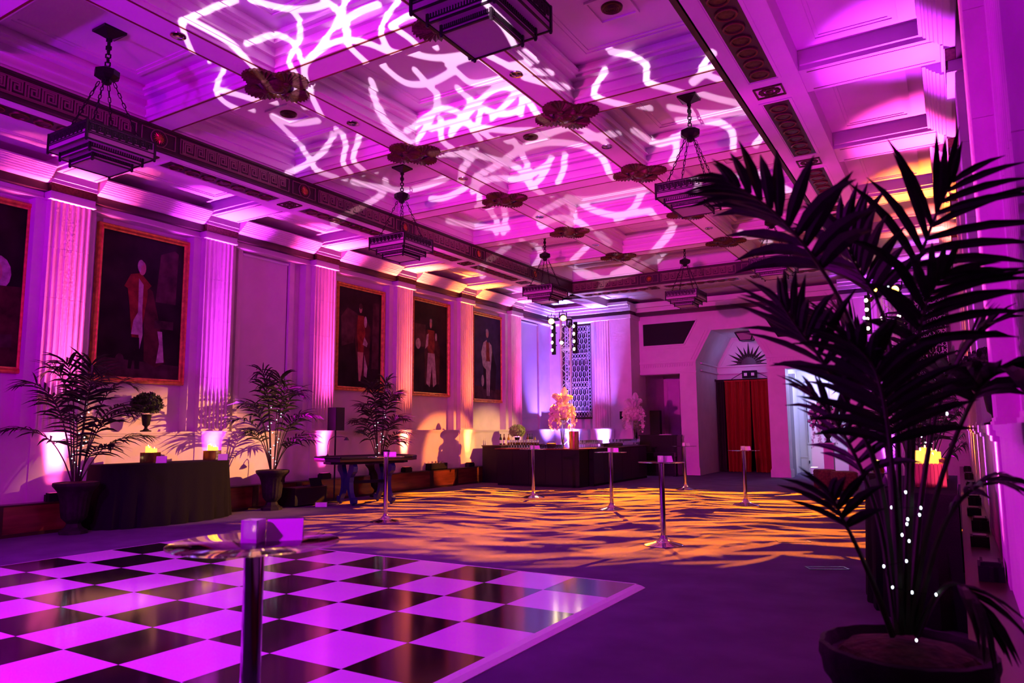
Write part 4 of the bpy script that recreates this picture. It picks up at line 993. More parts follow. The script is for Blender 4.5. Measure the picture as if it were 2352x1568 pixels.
def palm(loc, label, Hp, seed, nf=13, spread=.8, rz=0, wall=None):
    rnd = random.Random(seed); t = thing('potted_palm', label, 'palm', loc, rz, 'potted palms along the hall walls'); urn(t)
    cps_ = []
    for i in range(nf):
        a = 2*PI*i/nf*1.618*2+rnd.uniform(-.3,.3); lv = (i+1)/nf; L = (Hp-.75)*(.35+.65*lv**.8)*rnd.uniform(.9,1.06); e = math.radians(40+46*lv)
        out = L*math.cos(e)*spread; up = L*math.sin(e); c, s = math.cos(a), math.sin(a); r0 = .05
        pts = [(r0*c, r0*s, .74), (r0*c+out*.25*c, r0*s+out*.25*s, .74+up*.45), (r0*c+out*.6*c, r0*s+out*.6*s, .74+up*.8), (r0*c+out*1.15*c, r0*s+out*1.15*s, .74+up*.98), (r0*c+out*1.6*c, r0*s+out*1.6*s, .74+up*.96)]
        cps_.append(pts); frond(t, pts, 13, .50, .045, .5, rnd, .40)
    lim = .60 if abs(loc[0]) > 5 else -.55
    for o in list(t.children_recursive):
        if o.name.startswith(('frond', 'leaflets')):
            for v in o.data.vertices:
                if lim > 0 and v.co.x < -.40: v.co.x = -.40-.13*math.tanh((-.40-v.co.x)/.4)
                if lim < 0 and v.co.x > .40: v.co.x = .40+.13*math.tanh((v.co.x-.40)/.4)
    # fairy lights wound round the stems
    g = thing('fairy_lights', 'string of white fairy lights wound round the '+label.split(' in ')[0]+' '+label.split(' urn ',1)[-1], 'fairy lights', loc, 0, 'fairy lights on the palms')
    wp = []; zt = .8
    for i in range(60):
        f = i/59; a = f*16; r = .05+.10*f; wp.append((r*math.cos(a), r*math.sin(a), .80+f*(Hp-.75)*.62))
    MB().tube(wp, .003, 4).build('wire', 'black_matt', g)
    B = MB(); B.ball((0,0,0), .009, 6, 4); bm_ = B.mesh('bulb', 'fairy')
    for i in range(3, 60, 3): put('bulb', bm_, g, wp[i])
    return t
palm((-11.45, 6.15, 0), 'tall potted palm in fluted stone urn beside the black sideboard', 2.75, 11, 15, .9)
palm((-11.42, 9.85, 0), 'tall potted palm in fluted stone urn below the blank window', 2.70, 23, 13, .8)
palm((-11.45, 12.95, 0), 'tall potted palm in fluted stone urn behind the roulette table', 2.75, 37, 13, .7)
palm((-.42, 9.9, 0), 'tall potted palm in fluted stone urn behind the candlelit right sideboard', 2.8, 41, 14, .8)
palm((-.42, 12.9, 0), 'tall potted palm in fluted stone urn against the far right plinth', 2.8, 53, 12, .8)
# ---------------------------------------------------------------- the tall palm beside the camera
pc = CAM + ray(2080, 1490)*2.5
NP = thing('potted_palm', 'very tall potted palm with dark arching fronds by the purple wall', 'palm', (pc.x, pc.y, 0), .3, 'potted palms along the hall walls')
urn(NP, .76, .275)
NF2 = ['2068,1455,2.55 2040,1050,2.8 2000,860,2.95 1940,760,3.0 1880,720,3.0', '2070,1455,2.5 2055,1150,2.35 2040,980,2.28 2010,850,2.24 1950,780,2.2']
NF = ['2072,1455,2.5 2060,1150,2.48 2010,900,2.42 1940,710,2.36 1860,580,2.32 1770,480,2.28 1670,415,2.25',
      '2078,1455,2.5 2085,1100,2.5 2090,800,2.5 2100,640,2.5 2128,550,2.5 2160,470,2.48 2190,410,2.45',
      '2085,1455,2.5 2140,1180,2.45 2205,980,2.38 2270,870,2.3 2340,850,2.2',
      '2066,1455,2.5 2025,1120,2.46 1960,950,2.42 1890,830,2.38 1830,750,2.35 1790,690,2.33',
      '2060,1455,2.5 2025,1220,2.5 1975,1070,2.5 1915,960,2.5 1860,900,2.5',
      '2090,1455,2.5 2120,1120,2.55 2160,920,2.6 2215,810,2.6 2270,750,2.55',
      '2050,1460,2.5 2005,1340,2.45 1965,1250,2.4 1930,1180,2.36 1905,1130,2.34',
      '2105,1460,2.5 2150,1370,2.42 2190,1340,2.36 2240,1370,2.3 2270,1440,2.26',
      '2100,1455,2.5 2145,1270,2.46 2190,1170,2.42 2240,1120,2.38 2285,1110,2.34',
      '2074,1455,2.5 2062,1000,2.56 2045,800,2.6 2015,690,2.62 1960,600,2.62 1925,520,2.6',
      '2082,1455,2.5 2098,1000,2.42 2105,800,2.38 2130,690,2.34 2175,620,2.28',
      '2070,1455,2.52 2050,1120,2.66 2020,930,2.75 1975,800,2.8 1925,720,2.85']
rnd = random.Random(5)
inv = Matrix.Rotation(-.3, 3, 'Z')
PAR = [(11,.36,.050,.35,.60),(9,.40,.036,.28,.46),(9,.30,.05,.6,.60),(12,.30,.034,.3,.48),(12,.27,.030,.35,.45),(10,.30,.04,.35,.55),(5,.22,.036,.3,.6),(8,.24,.035,.8,.55),(7,.24,.032,.5,.55),(11,.32,.045,.3,.6),(9,.34,.036,.3,.5),(13,.28,.032,.3,.45)]
vd = inv @ (-_F)
for i_, (s, (nl, Ll, wl, dr, st_)) in enumerate(zip(NF, PAR)):
    pts = []
    for q in s.split():
        u, v, D = (float(x) for x in q.split(',')); p = CAM+ray(u, v)*D; pts.append(inv @ (p-Vector((pc.x, pc.y, 0))))
    frond(NP, pts, nl, Ll, wl, dr, rnd, st_, .008, True, vd if i_ in (1, 10) else None)
for s in NF2:
    pts = []
    for q in s.split():
        u, v, D = (float(x) for x in q.split(',')); p = CAM+ray(u, v)*D; pts.append(inv @ (p-Vector((pc.x, pc.y, 0))))
    f_ = frond(NP, pts, 16, .30, .036, .35, rnd, .42, .008)
    for c_ in f_.children: c_['kind'] = 'stuff'
for o in NP.children_recursive:
    if o.name.startswith(('frond', 'leaflet')):
        M_ = Matrix.Rotation(.3, 3, 'Z')
        for v in o.data.vertices:
            w_ = M_ @ v.co
            if w_.x > .47: w_.x = .47+.08*math.tanh((w_.x-.47)/.2); v.co = inv @ w_
g = thing('fairy_lights', 'string of white fairy lights wound round the stems of the very tall palm', 'fairy lights', (pc.x, pc.y, 0), 0, 'fairy lights on the palms')
fp = '2105,1470 2150,1365 2095,1360 2050,1348 2082,1288 2030,1300 2088,1242 2072,1228 2085,1192 2083,1203 2112,1182 2115,1166 2048,1165 2080,1130 2175,950 2035,830 2015,830 2040,660 1985,730 1975,780 2100,960 2060,900'
wp = []
for q in fp.split():
    u, v = (float(x) for x in q.split(',')); p = CAM+ray(u, v)*2.40; wp.append((p.x-pc.x, p.y-pc.y, p.z))
ws = sorted(wp, key=lambda p: p[2]); MB().tube(ws, .0016, 4).build('wire', 'black_matt', g)
B = MB(); B.ball((0,0,0), (.003,.003,.005), 6, 4); bm_ = B.mesh('bulb', 'fairy')
for p in wp: put('bulb', bm_, g, p)

# ---------------------------------------------------------------- sideboards under black cloth
def sideboard(side):
    sg = 1 if side == 'left' else -1; xw = (XL+.26) if side == 'left' else (XR-.26)
    t = thing('sideboard', 'bow-fronted sideboard draped in black cloth %s' % ('between the urn palm and the blank window' if side == 'left' else 'behind the tall palm against the purple wall'), 'sideboard', (xw, 7.72, 0), 0 if side == 'left' else PI, 'bow-fronted sideboards under black cloth')
    rnd = random.Random(4); n = 48; ry, rx = 1.22, .74
    pl = [(rx*max(0, math.cos(a))**.75, ry*math.sin(a)) for a in [-PI/2+PI*i/n for i in range(n+1)]]
    m = MB(); m.prism([(max(0.004,x*.97), y*.985) for x, y in pl], .95, .985); m.build('table_top', 'wood_dark', t)
    vs = []; lev = [0, .25, .6, .9, .985, .992]
    for z_ in lev:
        for i, (x, y) in enumerate(pl):
            f = .028*(1-z_/.99)*math.sin(i*1.7)+.018*(1-z_/.99)*math.sin(i*2.9+1); k_ = 1.0+f+(.05*(1-z_/.99)) if z_ < .99 else .985
            vs.append((max(.004, x*k_), y*(k_ if z_ < .99 else .99), z_+.006))
    w_ = n+1; fs = [(j*w_+i, j*w_+i+1, (j+1)*w_+i+1, (j+1)*w_+i) for j in range(len(lev)-1) for i in range(n)] + [tuple((len(lev)-1)*w_+i for i in range(w_))]
    m = MB(); m.add(vs, fs); m.build('cloth', 'black_cloth', t, True)
    for k_ in range(4): MB().box(.06+.3*(k_//2), .10+.3*(k_//2), (-.6,.6)[k_%2]-.02, (-.6,.6)[k_%2]+.02, 0, .95).build('leg', 'wood_dark', t)
    return t
sideboard('left'); sideboard('right')
def candle_box(loc, rz, label, tall=.17, n=2):
    t = thing('candle_box', label, 'candle box', loc, rz, 'mirrored boxes of candles'); s = .11
    m = MB(); m.box(-s, s, -s, s, 0, tall-.01); m.build('box_body', 'wood_dark', t)
    for k_ in range(4):
        for j in range(8):
            x = -s+.0135+j*.0276; m = MB(); m.box(x-.0125, x+.0125, -s-.006, -s, .004, tall); m.build('mirror_strip', 'gold_mirror', t, rz=PI/2*k_)
    pos = [(-.045, .0, .10), (.05, .02, .06), (.0, -.05, .075)][:n+1]
    for x, y, h in pos:
        m = MB(); m.lathe([(.042, tall-.01), (.042, tall+h), (.036, tall+h+.003), (.0, tall+h-.008)], 16, (x, y, 0)); c = m.build('candle', 'candle', t, True)
        m = MB(); m.ball((x, y, tall+h+.012), (.007,.007,.016), 6, 5); m.build('flame', 'warm_bulb', c)
    return t
def card(loc, rz, label): 
    c_ = thing('menu_card', label, 'card', loc, rz, 'menu cards')
    m = MB(); m.add([(-.08,-.05,0),(.08,-.05,0),(.08,0,.11),(-.08,0,.11),(-.08,.05,0),(.08,.05,0)], [(0,1,2,3),(3,2,5,4)]); m.build('card_leaf', 'card', c_)
ST = .998
for u, v, lb in ((345, 1058, 'reeded gold mirror box of candles on the left sideboard, nearer the urn palm'), (487, 1052, 'reeded gold mirror box of candles on the left sideboard, nearer the violet pilaster')):
    p = on_x(u, v, -11.50); candle_box((p.x, p.y, ST), .5, lb)
    d = .17; card((p.x+.25, p.y+.04, ST), YAW+.3, 'folded white card in front of the '+('candle box nearer the urn palm' if u < 400 else 'candle box nearer the violet pilaster'))
for y, lb in ((7.15, 'reeded gold mirror box of candles on the right sideboard behind the tall palm'), (8.2, 'second reeded gold mirror box of candles on the right sideboard, towards the hidden palm')):
    candle_box((-.24, y, ST), .2, lb, .2)
card((-.52, 7.0, ST), 1.2, 'folded white card lying on the right sideboard')

# ---------------------------------------------------------------- roulette table and the things on it
t = thing('roulette_table', 'dark gaming table with padded rim and scrolled blue-black legs', 'table', (-10.62, 11.62, 0), math.radians(67))
m = MB()
for s in (1, .93):
    pass
oc = lambda L, W, c: [(-L+c,-W),(L-c,-W),(L,-W+c),(L,W-c),(L-c,W),(-L+c,W),(-L,W-c),(-L,-W+c)]
m.prism(oc(1.02,.52,.22), .885, .955); m.build('table_top', 'wood_dark', t)
m = MB(); pts = [(x*1.0, y*1.0, .955) for x, y in oc(1.0,.50,.22)]; pts.append(pts[0]); m.tube(pts, .035, 8, False); m.build('padded_rim', 'black_gloss', t, True)
m = MB(); m.prism(oc(.94,.44,.2), .955, .962); m.build('baize', 'paint_blue', t)
m = MB(); m.prism(oc(.86,.40,.2), .83, .886); m.build('apron', 'black_matt', t)
def scroll_leg():
    # scrolled leg cut from thick board: (across, height)
    o = [(.36,.84),(.20,.84),(.17,.74),(.10,.62),(.08,.48),(.10,.34),(.15,.22),(.24,.12),(.27,.05),(.35,.03),(.42,.06),(.44,.13),(.38,.17),(.32,.16),(.26,.24),(.22,.34),(.21,.46),(.24,.56),(.32,.63),(.40,.68),(.42,.76)]
    m = MB(); m.prism(o, -.045, .045, 'x'); m.tube([(-.02,.33,.03),(.02,.33,.03)], .03, 10); return m.mesh('leg', 'blue_metal')
SL = scroll_leg()
for x in (-.42, .42):
    for s in (1, -1): put('leg', SL, t, (x, 0, 0), 0, scale=(1, s, 1))
    MB().box(x-.03, x+.03, -.12, .12, .38, .52).build('stretcher', 'blue_metal', t)
MB().box(-.42, .42, -.03, .03, .42, .48).build('long_stretcher', 'black_matt', t)
rw = thing('card_holder_box', 'small dark box with a white top card on the gaming table', 'box', (-10.52, 12.12, .962), .6)
m = MB(); m.prism([(-.11,0),(.11,0),(.11,.11),(-.06,.13),(-.11,.08)], -.07, .07, 'x'); m.build('box_body', 'black_matt', rw)
m = MB(); m.add([(-.06,.108,.1115),(.06,.108,.1115),(.06,-.055,.1315),(-.06,-.055,.1315)], [(0,1,2,3)]); m.build('top_card', 'card', rw)
rl = thing('gooseneck_lamp', 'thin black gooseneck lamp clipped to the gaming table edge', 'lamp', (-10.98, 10.86, .985))
m = MB(); m.lathe([(.05,0),(.05,.015),(.02,.03),(.01,.05)], 12); m.build('base', 'black_gloss', rl)
m = MB(); m.tube([(0,0,.03),(-.01,.0,.22),(.02,.02,.34),(.10,.07,.40),(.24,.16,.40),(.30,.2,.38)], .007, 6); m.build('neck', 'black_gloss', rl)
m = MB(); m.lathe([(.012,.02),(.03,.0),(.055,-.04),(.055,-.045)], 14, (.31,.21,.37)); m.build('shade', 'black_gloss', rl)
# loudspeaker on its pole
sp = on_x(771, 970, -11.42)
t = thing('loudspeaker', 'black loudspeaker on a thin pole beside the third pilaster', 'speaker', (sp.x, sp.y, 0))
m = MB(); m.prism([(-.13,-.11),(.13,-.13),(.13,.13),(-.13,.11)], 1.51, 2.0); m.build('cabinet', 'speaker', t)
m = MB(); m.box(.131,.136,-.11,.11,1.54,1.97); m.build('grille', 'speaker', t)
m = MB(); m.tube([(0,0,.05),(0,0,1.51)], .017, 8); m.build('pole', 'black_matt', t)
m = MB(); m.lathe([(.2,0),(.2,.02),(.03,.05),(.02,.08)], 20); m.build('base', 'black_matt', t)
m = MB(); m.tube([(-.03,.02,1.55),(-.06,.05,1.3),(-.03,.04,.9),(-.05,.03,.5),(-.02,.02,.06)], .006, 5); m.build('cable', 'black_matt', t)
# odds and ends along the plinth
t = thing('low_equipment_case', 'low dark equipment case with laptop on the floor beside the window palm', 'case', (-11.50, 10.75, 0), PI/2)
m = MB(); m.box(-.42,.42,-.2,.2,.03,.36); m.build('case_body', 'black_matt', t)
for x in (-.42,.42): MB().box(x-.012,x+.012,-.205,.205,.03,.37).build('edge_rail', 'iron', t)
MB().box(-.43,.43,-.21,.21,.36,.38).build('lid', 'wood_dark', t)
lp = thing('laptop', 'half-open thin laptop lying on the low equipment case', 'laptop', (-11.48, 10.95, .38), PI/2)
MB().box(-.16,.16,-.11,.11,0,.012).build('base', 'black_gloss', lp); m = MB(); m.add([(-.16,-.11,.012),(.16,-.11,.012),(.16,-.05,.16),(-.16,-.05,.16),(-.16,-.116,.014),(.16,-.116,.014),(.16,-.056,.163),(-.16,-.056,.163)], [(0,1,2,3),(7,6,5,4),(0,4,5,1),(1,5,6,2),(2,6,7,3),(3,7,4,0)]); m.build('screen', 'black_gloss', lp)
p = on_z(708, 1156, 0)
t = thing('card_box', 'small white paper box on the carpet near the gaming table', 'box', (-10.98, 10.72, 0), .7); m = MB(); m.box(-.11,.11,-.06,.06,0,.075); m.build('box_body', 'card', t); MB().box(-.112,.112,-.062,.062,.062,.082).build('lid', 'card', t)
# crate of glasses on the plinth
p = on_x(1003, 1078, XL+.13)
t = thing('glass_crate', 'dark open crate holding upturned glasses on the plinth between orange uplighters', 'crate', (XL+.13, p.y, .462), PI/2)
m = MB(); m.box(-.36,.36,-.09,.09,0,.02); m.box(-.36,.36,-.09,-.08,0,.17); m.box(-.36,.36,.08,.09,0,.17); m.box(-.36,-.35,-.09,.09,0,.17); m.box(.35,.36,-.09,.09,0,.17); m.build('crate_body', 'black_matt', t)
fm = MB(); fm.lathe([(.027,0),(.027,.004),(.005,.008),(.004,.07),(.02,.10),(.027,.15),(.024,.205)], 12); FM = fm.mesh('champagne_glass', 'glass', True)
gcount = 0
for j in range(9):
    tag(put('champagne_glass', FM, None, (XL+.13+(.03 if j % 2 else -.03), p.y-.30+j*.075, .482)), 'clear champagne glass standing in the crate on the plinth', 'glass', 'champagne glasses in the crate')

# ---------------------------------------------------------------- bar
BT = 1.0
t = thing('bar_counter', 'long black bar counter facing the hall in front of the truss', 'bar', (0,0,0))
m = MB(); m.box(-10.88, -8.42, 17.15, 17.75, 0, BT-.03); m.build('front_panel', 'black_cloth', t)
for j in range(5): MB().box(-10.88+j*.5, -10.88+j*.5+.488, 17.138, 17.15, .06, BT-.05).build('panel', 'black_gloss', t)
MB().box(-10.93, -8.36, 17.08, 17.80, BT-.03, BT).build('worktop', 'wood', t)
t = thing('bar_counter', 'black bar counter running back from the hall towards the piano', 'bar', (0,0,0))
m = MB(); m.box(-8.95, -8.30, 17.81, 21.70, 0, BT-.03); m.build('front_panel', 'black_cloth', t)
for j in range(6): MB().box(-8.30, -8.288, 17.83+j*.643, 17.83+j*.643+.63, .06, BT-.05).build('panel', 'black_gloss', t)
MB().box(-9.0, -8.24, 17.801, 21.75, BT-.03, BT).build('worktop', 'wood_dark', t)
t = thing('back_bar', 'dark back bar cabinet with bottles standing along the plinth', 'cabinet', (0,0,0))
MB().box(-11.78, -11.15, 17.75, 20.2, 0, 1.03).build('cabinet_body', 'black_matt', t); MB().box(-11.78, -11.1, 17.7, 20.25, 1.03, 1.06).build('worktop', 'wood_dark', t)
for j in range(4): MB().box(-11.149, -11.138, 17.77+j*.61, 17.77+j*.61+.6, .08, 1.0).build('door', 'black_gloss', t)
def bottle(loc, m_, label, h=.30, r=.037):
    t = thing('bottle', label, 'bottle', loc, 0, 'bottles on the back bar')
    q = MB(); q.lathe([(r*.95,0),(r,.01),(r,h*.58),(r*.75,h*.68),(r*.36,h*.76),(r*.34,h*.94),(r*.42,h*.945),(r*.42,h*.97),(0,h*.97)], 16); q.build('body', m_, t, True)
    q = MB(); q.lathe([(r*.4,h*.95),(r*.4,h*1.02),(0,h*1.025)], 10); q.build('cap', 'iron', t)
    q = MB(); q.lathe([(r*1.01,h*.15),(r*1.01,h*.45)], 16); q.f = q.f[:-2]; q.build('paper_label', 'card', t)
for u, m_, lb, y in ((1150,'bottle_green','green glass spirit bottle, first by the left wall on the back bar',18.3),(1158,'bottle_red','dark red bottle beside the yellow bottle on the back bar',18.4),(1168,'bottle_yellow','bright yellow liquor bottle on the back bar',18.35),(1212,'bottle_red','small red bottle right of the leafy topiary on the back bar',19.6),(1217,'bottle_green','green bottle between red and blue bottles right of the topiary',19.75),(1222,'bottle_blue','dark blue bottle right of the topiary on the back bar',19.65),(1229,'bottle_yellow','pale short bottle at the right end of the back bar row',19.95)):
    p = on_y(u, 1010, y); bottle((min(-11.2, max(-11.7, p.x)), y, 1.06), m_, lb, .31 if u < 1225 else .22)
# glasses: shared meshes, each its own object
fl_m = MB(); fl_m.lathe([(.03,0),(.03,.004),(.006,.010),(.0045,.075),(.022,.10),(.030,.16),(.027,.22)], 12); FL_G = fl_m.mesh('champagne_flute', 'glass', True)
dr_m = MB(); dr_m.lathe([(.004,.08),(.021,.10),(.028,.155),(.0,.156)], 12); DR = dr_m.mesh('drink', 'amber_drink', True)
tm_m = MB(); tm_m.lathe([(.032,0),(.034,.006),(.038,.10),(.036,.10),(.031,.012),(.0,.012)], 12); TM = tm_m.mesh('tumbler', 'glass', True)
wn_m = MB(); wn_m.lathe([(.034,0),(.034,.004),(.006,.010),(.005,.085),(.03,.105),(.042,.14),(.036,.20)], 12); WN = wn_m.mesh('wine_glass', 'glass', True)
p0, p1 = on_z(1184, 1031, BT), on_z(1232, 1031, BT)
for r_ in range(2):
    for j in range(11):
        x = -10.62+j*.085; o = thing('champagne_flute', 'filled champagne flute in the rows at the left end of the bar', 'glass', (x+.02*r_, 17.32+r_*.09, BT), 0, 'filled flutes on the bar'); put('glass_bowl', FL_G, o); put('drink', DR, o)
for r_ in range(2):
    for j in range(9): tag(put('tumbler', TM, None, (-9.66+j*.085, 17.26+r_*.1, BT)), 'clear tumbler in the short rows beside the filled flutes', 'glass', 'tumblers on the bar')
for r_ in range(5):
    for j in range(11): tag(put('wine_glass', WN, None, (-8.86+r_*.11, 20.25+j*.115, BT)), 'clear wine glass in the block at the piano end of the bar', 'glass', 'wine glasses on the side bar')
for r_ in range(4):
    for j in range(9): tag(put('wine_glass', WN, None, (-8.88+r_*.11, 17.98+j*.115, BT)), 'clear wine glass in the block behind the copper vase', 'glass', 'wine glasses behind the vase')
for r_ in range(3):
    for j in range(11):
        o = thing('champagne_flute', 'filled glass in the low rows midway along the side bar', 'glass', (-8.62+r_*.1, 19.05+j*.10, BT), 0, 'filled glasses on the side bar'); put('glass_bowl', TM, o); q = put('drink', DR, o, (0,0,-.07)); q.scale = (1.1,1.1,1)
t = thing('ice_bucket', 'black covered tub on the bar between tumblers and truss', 'bucket', (-9.45, 17.62, BT)); m = MB(); m.lathe([(.10,0),(.13,.12),(.135,.125),(.0,.13)], 20); m.build('tub', 'black_matt', t, True); m = MB(); m.tube([(-.13,0,.12),(-.08,0,.17),(.08,0,.17),(.13,0,.12)], .006, 5); m.build('handle', 'iron', t)
t = thing('copper_vase', 'reeded copper cylinder vase standing on the bar corner', 'vase', (-8.62, 17.33, BT))
for j in range(16):
    a = 2*PI*j/16; m = MB(); m.box(-.024,.024,-.006,.006,0,.45); m.build('mirror_strip', 'gold_mirror', t, loc=(.12*math.cos(a), .12*math.sin(a), 0), rz=a+PI/2)
MB().lathe([(.113,0),(.113,.44),(.0,.44)], 16).build('core', 'wood_dark', t)

# ---------------------------------------------------------------- flowers
def blossom(m, c, r, rnd, n=5):
    c = Vector(c); ax = Vector((rnd.gauss(0,1), rnd.gauss(0,1), rnd.gauss(0,.7))).normalized(); u = ax.orthogonal().normalized(); v = ax.cross(u)
    for i in range(n):
        a = 2*PI*i/n; d = u*math.cos(a)+v*math.sin(a); s = ax.cross(d)
        m.add([c, c+d*r*.6+s*r*.42+ax*r*.1, c+d*r+ax*r*.25, c+d*r*.6-s*r*.42+ax*r*.1], [(0,1,2,3)])
def feather(t, base, tip, bend, w_, m_='feather'):
    base, tip, bend = Vector(base), Vector(tip), Vector(bend); m = MB(); n = 12; mid = (base+tip)/2+bend; side = (tip-base).cross(bend).normalized() if bend.length > .01 else Vector((1,0,0))
    cv = [base*(1-f)**2+mid*2*f*(1-f)+tip*f*f for f in [i/n for i in range(n+1)]]; nb = bend.normalized()
    prev = None
    for s in (-1, 0, 1):
        vs = []
        for i, p in enumerate(cv):
            f = i/n; ww = w_*(min(1, .25+f*1.6))*(math.sqrt(max(0, 1-((f-.62)/.38)**2)) if f > .62 else 1)+.008*math.sin(i*2.3)+.004
            e = (side*math.cos(s*.9)+nb*math.sin(s*.9)).normalized(); vs += [p-e*ww-nb*ww*.3*abs(s), p, p+e*ww-nb*ww*.3*abs(s)]
        m.add(vs, [q for i in range(n) for q in ((i*3,i*3+1,i*3+4,i*3+3),(i*3+1,i*3+2,i*3+5,i*3+4))])
    m.build('feather', m_, t, True)
def tall_flowers(loc, label, seed, hv=.80):
    rnd = random.Random(seed); t = thing('flower_arrangement', label, 'flowers', loc, rnd.random(), 'tall vases of orchids and feathers')
    m = MB(); m.lathe([(.10,0),(.10,.015),(.045,.03),(.035,.10),(.045,.30),(.07,.52),(.115,hv),(.111,hv),(.066,.52),(.04,.30),(.0,.10)], 24); m.build('glass_vase', 'glass', t, True)
    m = MB()
    for i in range(260):
        a = rnd.random()*2*PI; b = rnd.gauss(.15,.45); r = .34*rnd.uniform(.78,1.05); blossom(m, (r*math.cos(a)*math.cos(b), r*math.sin(a)*math.cos(b), hv+.16+r*math.sin(b)*.85), .048, rnd)
    m.ball((0,0,hv+.16), (.27,.27,.22), 14, 8); m.build('orchid_heads', 'orchid', t)
    for i in range(7):
        a = 2*PI*i/7+rnd.random(); m = MB(); L = rnd.uniform(.30,.52)
        for j in range(14):
            f = j/13; r = .26+.10*math.sin(PI*min(1,f*1.1)); blossom(m, (r*math.cos(a)+rnd.gauss(0,.02), r*math.sin(a)+rnd.gauss(0,.02), hv+.12-L*f), .044*(1.1-.4*f), rnd)
        m.tube([(.2*math.cos(a), .2*math.sin(a), hv+.15), (.34*math.cos(a), .34*math.sin(a), hv+.05), (.33*math.cos(a), .33*math.sin(a), hv+.12-L)], .004, 4); m.build('orchid_spray', 'orchid', t)
    for i in range(7):
        a = 2*PI*i/7+.3; L = rnd.uniform(.34,.46); feather(t, (.06*math.cos(a), .06*math.sin(a), hv+.28), (.30*math.cos(a), .30*math.sin(a), hv+.34+L*.62), (-.05*math.cos(a), -.05*math.sin(a), .26), .085)
    feather(t, (0,0,hv+.28), (.06,.02,hv+.84), (.05,.08,.05), .10)
    m = MB()
    for i in range(3):
        a = 2.0*i; m.tube([(.11*math.cos(a+f*2.5), .11*math.sin(a+f*2.5), hv-.02-.14*math.sin(PI*f)) for f in [j/10 for j in range(11)]], .005, 4)
    m.build('pearl_swag', 'orchid', t)
    return t
tall_flowers((-9.05, 17.52, BT), 'tall glass vase of peach orchids with feathers on the front bar before the truss', 3)
tall_flowers((-8.62, 21.55, BT), 'tall glass vase of white orchids with feathers beside the piano', 9)
def topiary(loc, label, m_, R, seed, stand):
    rnd = random.Random(seed); t = thing('topiary', label, 'plant', loc, 0)
    m = MB(); h = stand; m.lathe([(.09,0),(.09,.02),(.05,.03),(.025,.06),(.03,.09),(.06,.12),(.075,h*.75),(.08,h*.95),(.09,h),(.07,h)], 20); m.build('urn', 'urn', t, True)
    m = MB(); m.ball((0,0,h+R*.75), (R*.8,R*.8,R*.66), 14, 9)
    for i in range(420):
        a = rnd.random()*2*PI; b = math.asin(rnd.uniform(-.75,1)); r = R*rnd.uniform(.82,1.06); blossom(m, (r*math.cos(a)*math.cos(b), r*math.sin(a)*math.cos(b), h+R*.72+r*.82*math.sin(b)), .036, rnd, 4)
    m.build('leaf_ball', m_, t)
p = on_x(330, 988, XL-.12); topiary((XL-.06, p.y, 1.51), 'dark leafy topiary ball in black urn on the ledge below the first portrait', 'hedge', .24, 5, .30)
topiary((mir(XL-.06), p.y, 1.51), 'dark leafy topiary ball in black urn on the ledge behind the tall palm', 'hedge', .24, 6, .30)
topiary((-11.35, 19.0, 1.06), 'bright green leafy topiary ball in dark urn on the back bar', 'green_hydrangea', .235, 8, .22)

# ---------------------------------------------------------------- trusses
def truss(x, y, label, mirx=1):
    t = thing('lighting_truss', label, 'truss', (x, y, 0), PI/4*.45, 'lattice lighting trusses'); s = .15; Ht = 5.0
    MB().box(-.35,.35,-.35,.35,0,.015).build('base_plate', 'alu', t)
    for a, b in ((-s,-s),(s,-s),(s,s),(-s,s)): MB().tube([(a,b,.015),(a,b,Ht)], .024, 10).build('chord', 'alu', t, True)
    c = [(-s,-s),(s,-s),(s,s),(-s,s)]; n = 16
    for f in range(4):
        m = MB(); a, b = c[f], c[(f+1)%4]
        for j in range(n):
            z0, z1 = .05+(Ht-.1)*j/n, .05+(Ht-.1)*(j+1)/n; p, q = (a, b) if j % 2 else (b, a); m.tube([(*p,z0),(*q,z1)], .011, 6)
        for z_ in (.04, 2.0, 2.06, 4.0, 4.06, Ht-.03): m.tube([(*a,z_),(*b,z_)], .013, 6)
        m.build('lacing', 'alu', t, True)
    MB().box(-.2,.2,-.2,.2,Ht,Ht+.015).build('top_plate', 'alu', t)
    return t
TXA, TYA = -10.48, 20.60
truss(TXA, TYA, 'silver lattice lighting truss standing behind the bar'); truss(mir(TXA), TYA, 'silver lattice lighting truss standing behind the tall palm')
def par_can(P, T, label, lens='amber_lens', r=.10, L=.22):
    t = thing('par_can', label, 'spotlight', P, 0, 'lamps on the trusses'); F = (Vector(T)-Vector(P)).normalized(); q = F.to_track_quat('-Z','Y').to_euler()
    m = MB(); m.lathe([(r*.95,-L*.55),(r,-L*.55),(r,L*.1),(r*.6,L*.42),(r*.2,L*.5),(0,L*.5)], 20); m.f = [f for f in m.f if len(f) == 4] + [m.f[-1]]; o = m.build('can', 'black_matt', t, True); o.rotation_euler = q
    m = MB(); m.lathe([(r*.9,-L*.50),(r*.5,-L*.53),(0,-L*.54)], 20); o = m.build('lens', lens, t, True); o.rotation_euler = q
    m = MB(); m.bar((-r*1.15,0,0),(-r*1.15,0,r*1.5),.012,.03); m.bar((r*1.15,0,0),(r*1.15,0,r*1.5),.012,.03); m.bar((-r*1.15,0,r*1.5),(r*1.15,0,r*1.5),.03,.012); m.tube([(0,0,r*1.5),(0,0,r*1.5+.08)], .012, 6); m.build('yoke', 'iron', t, rz=math.atan2(F.y,F.x)-PI/2)
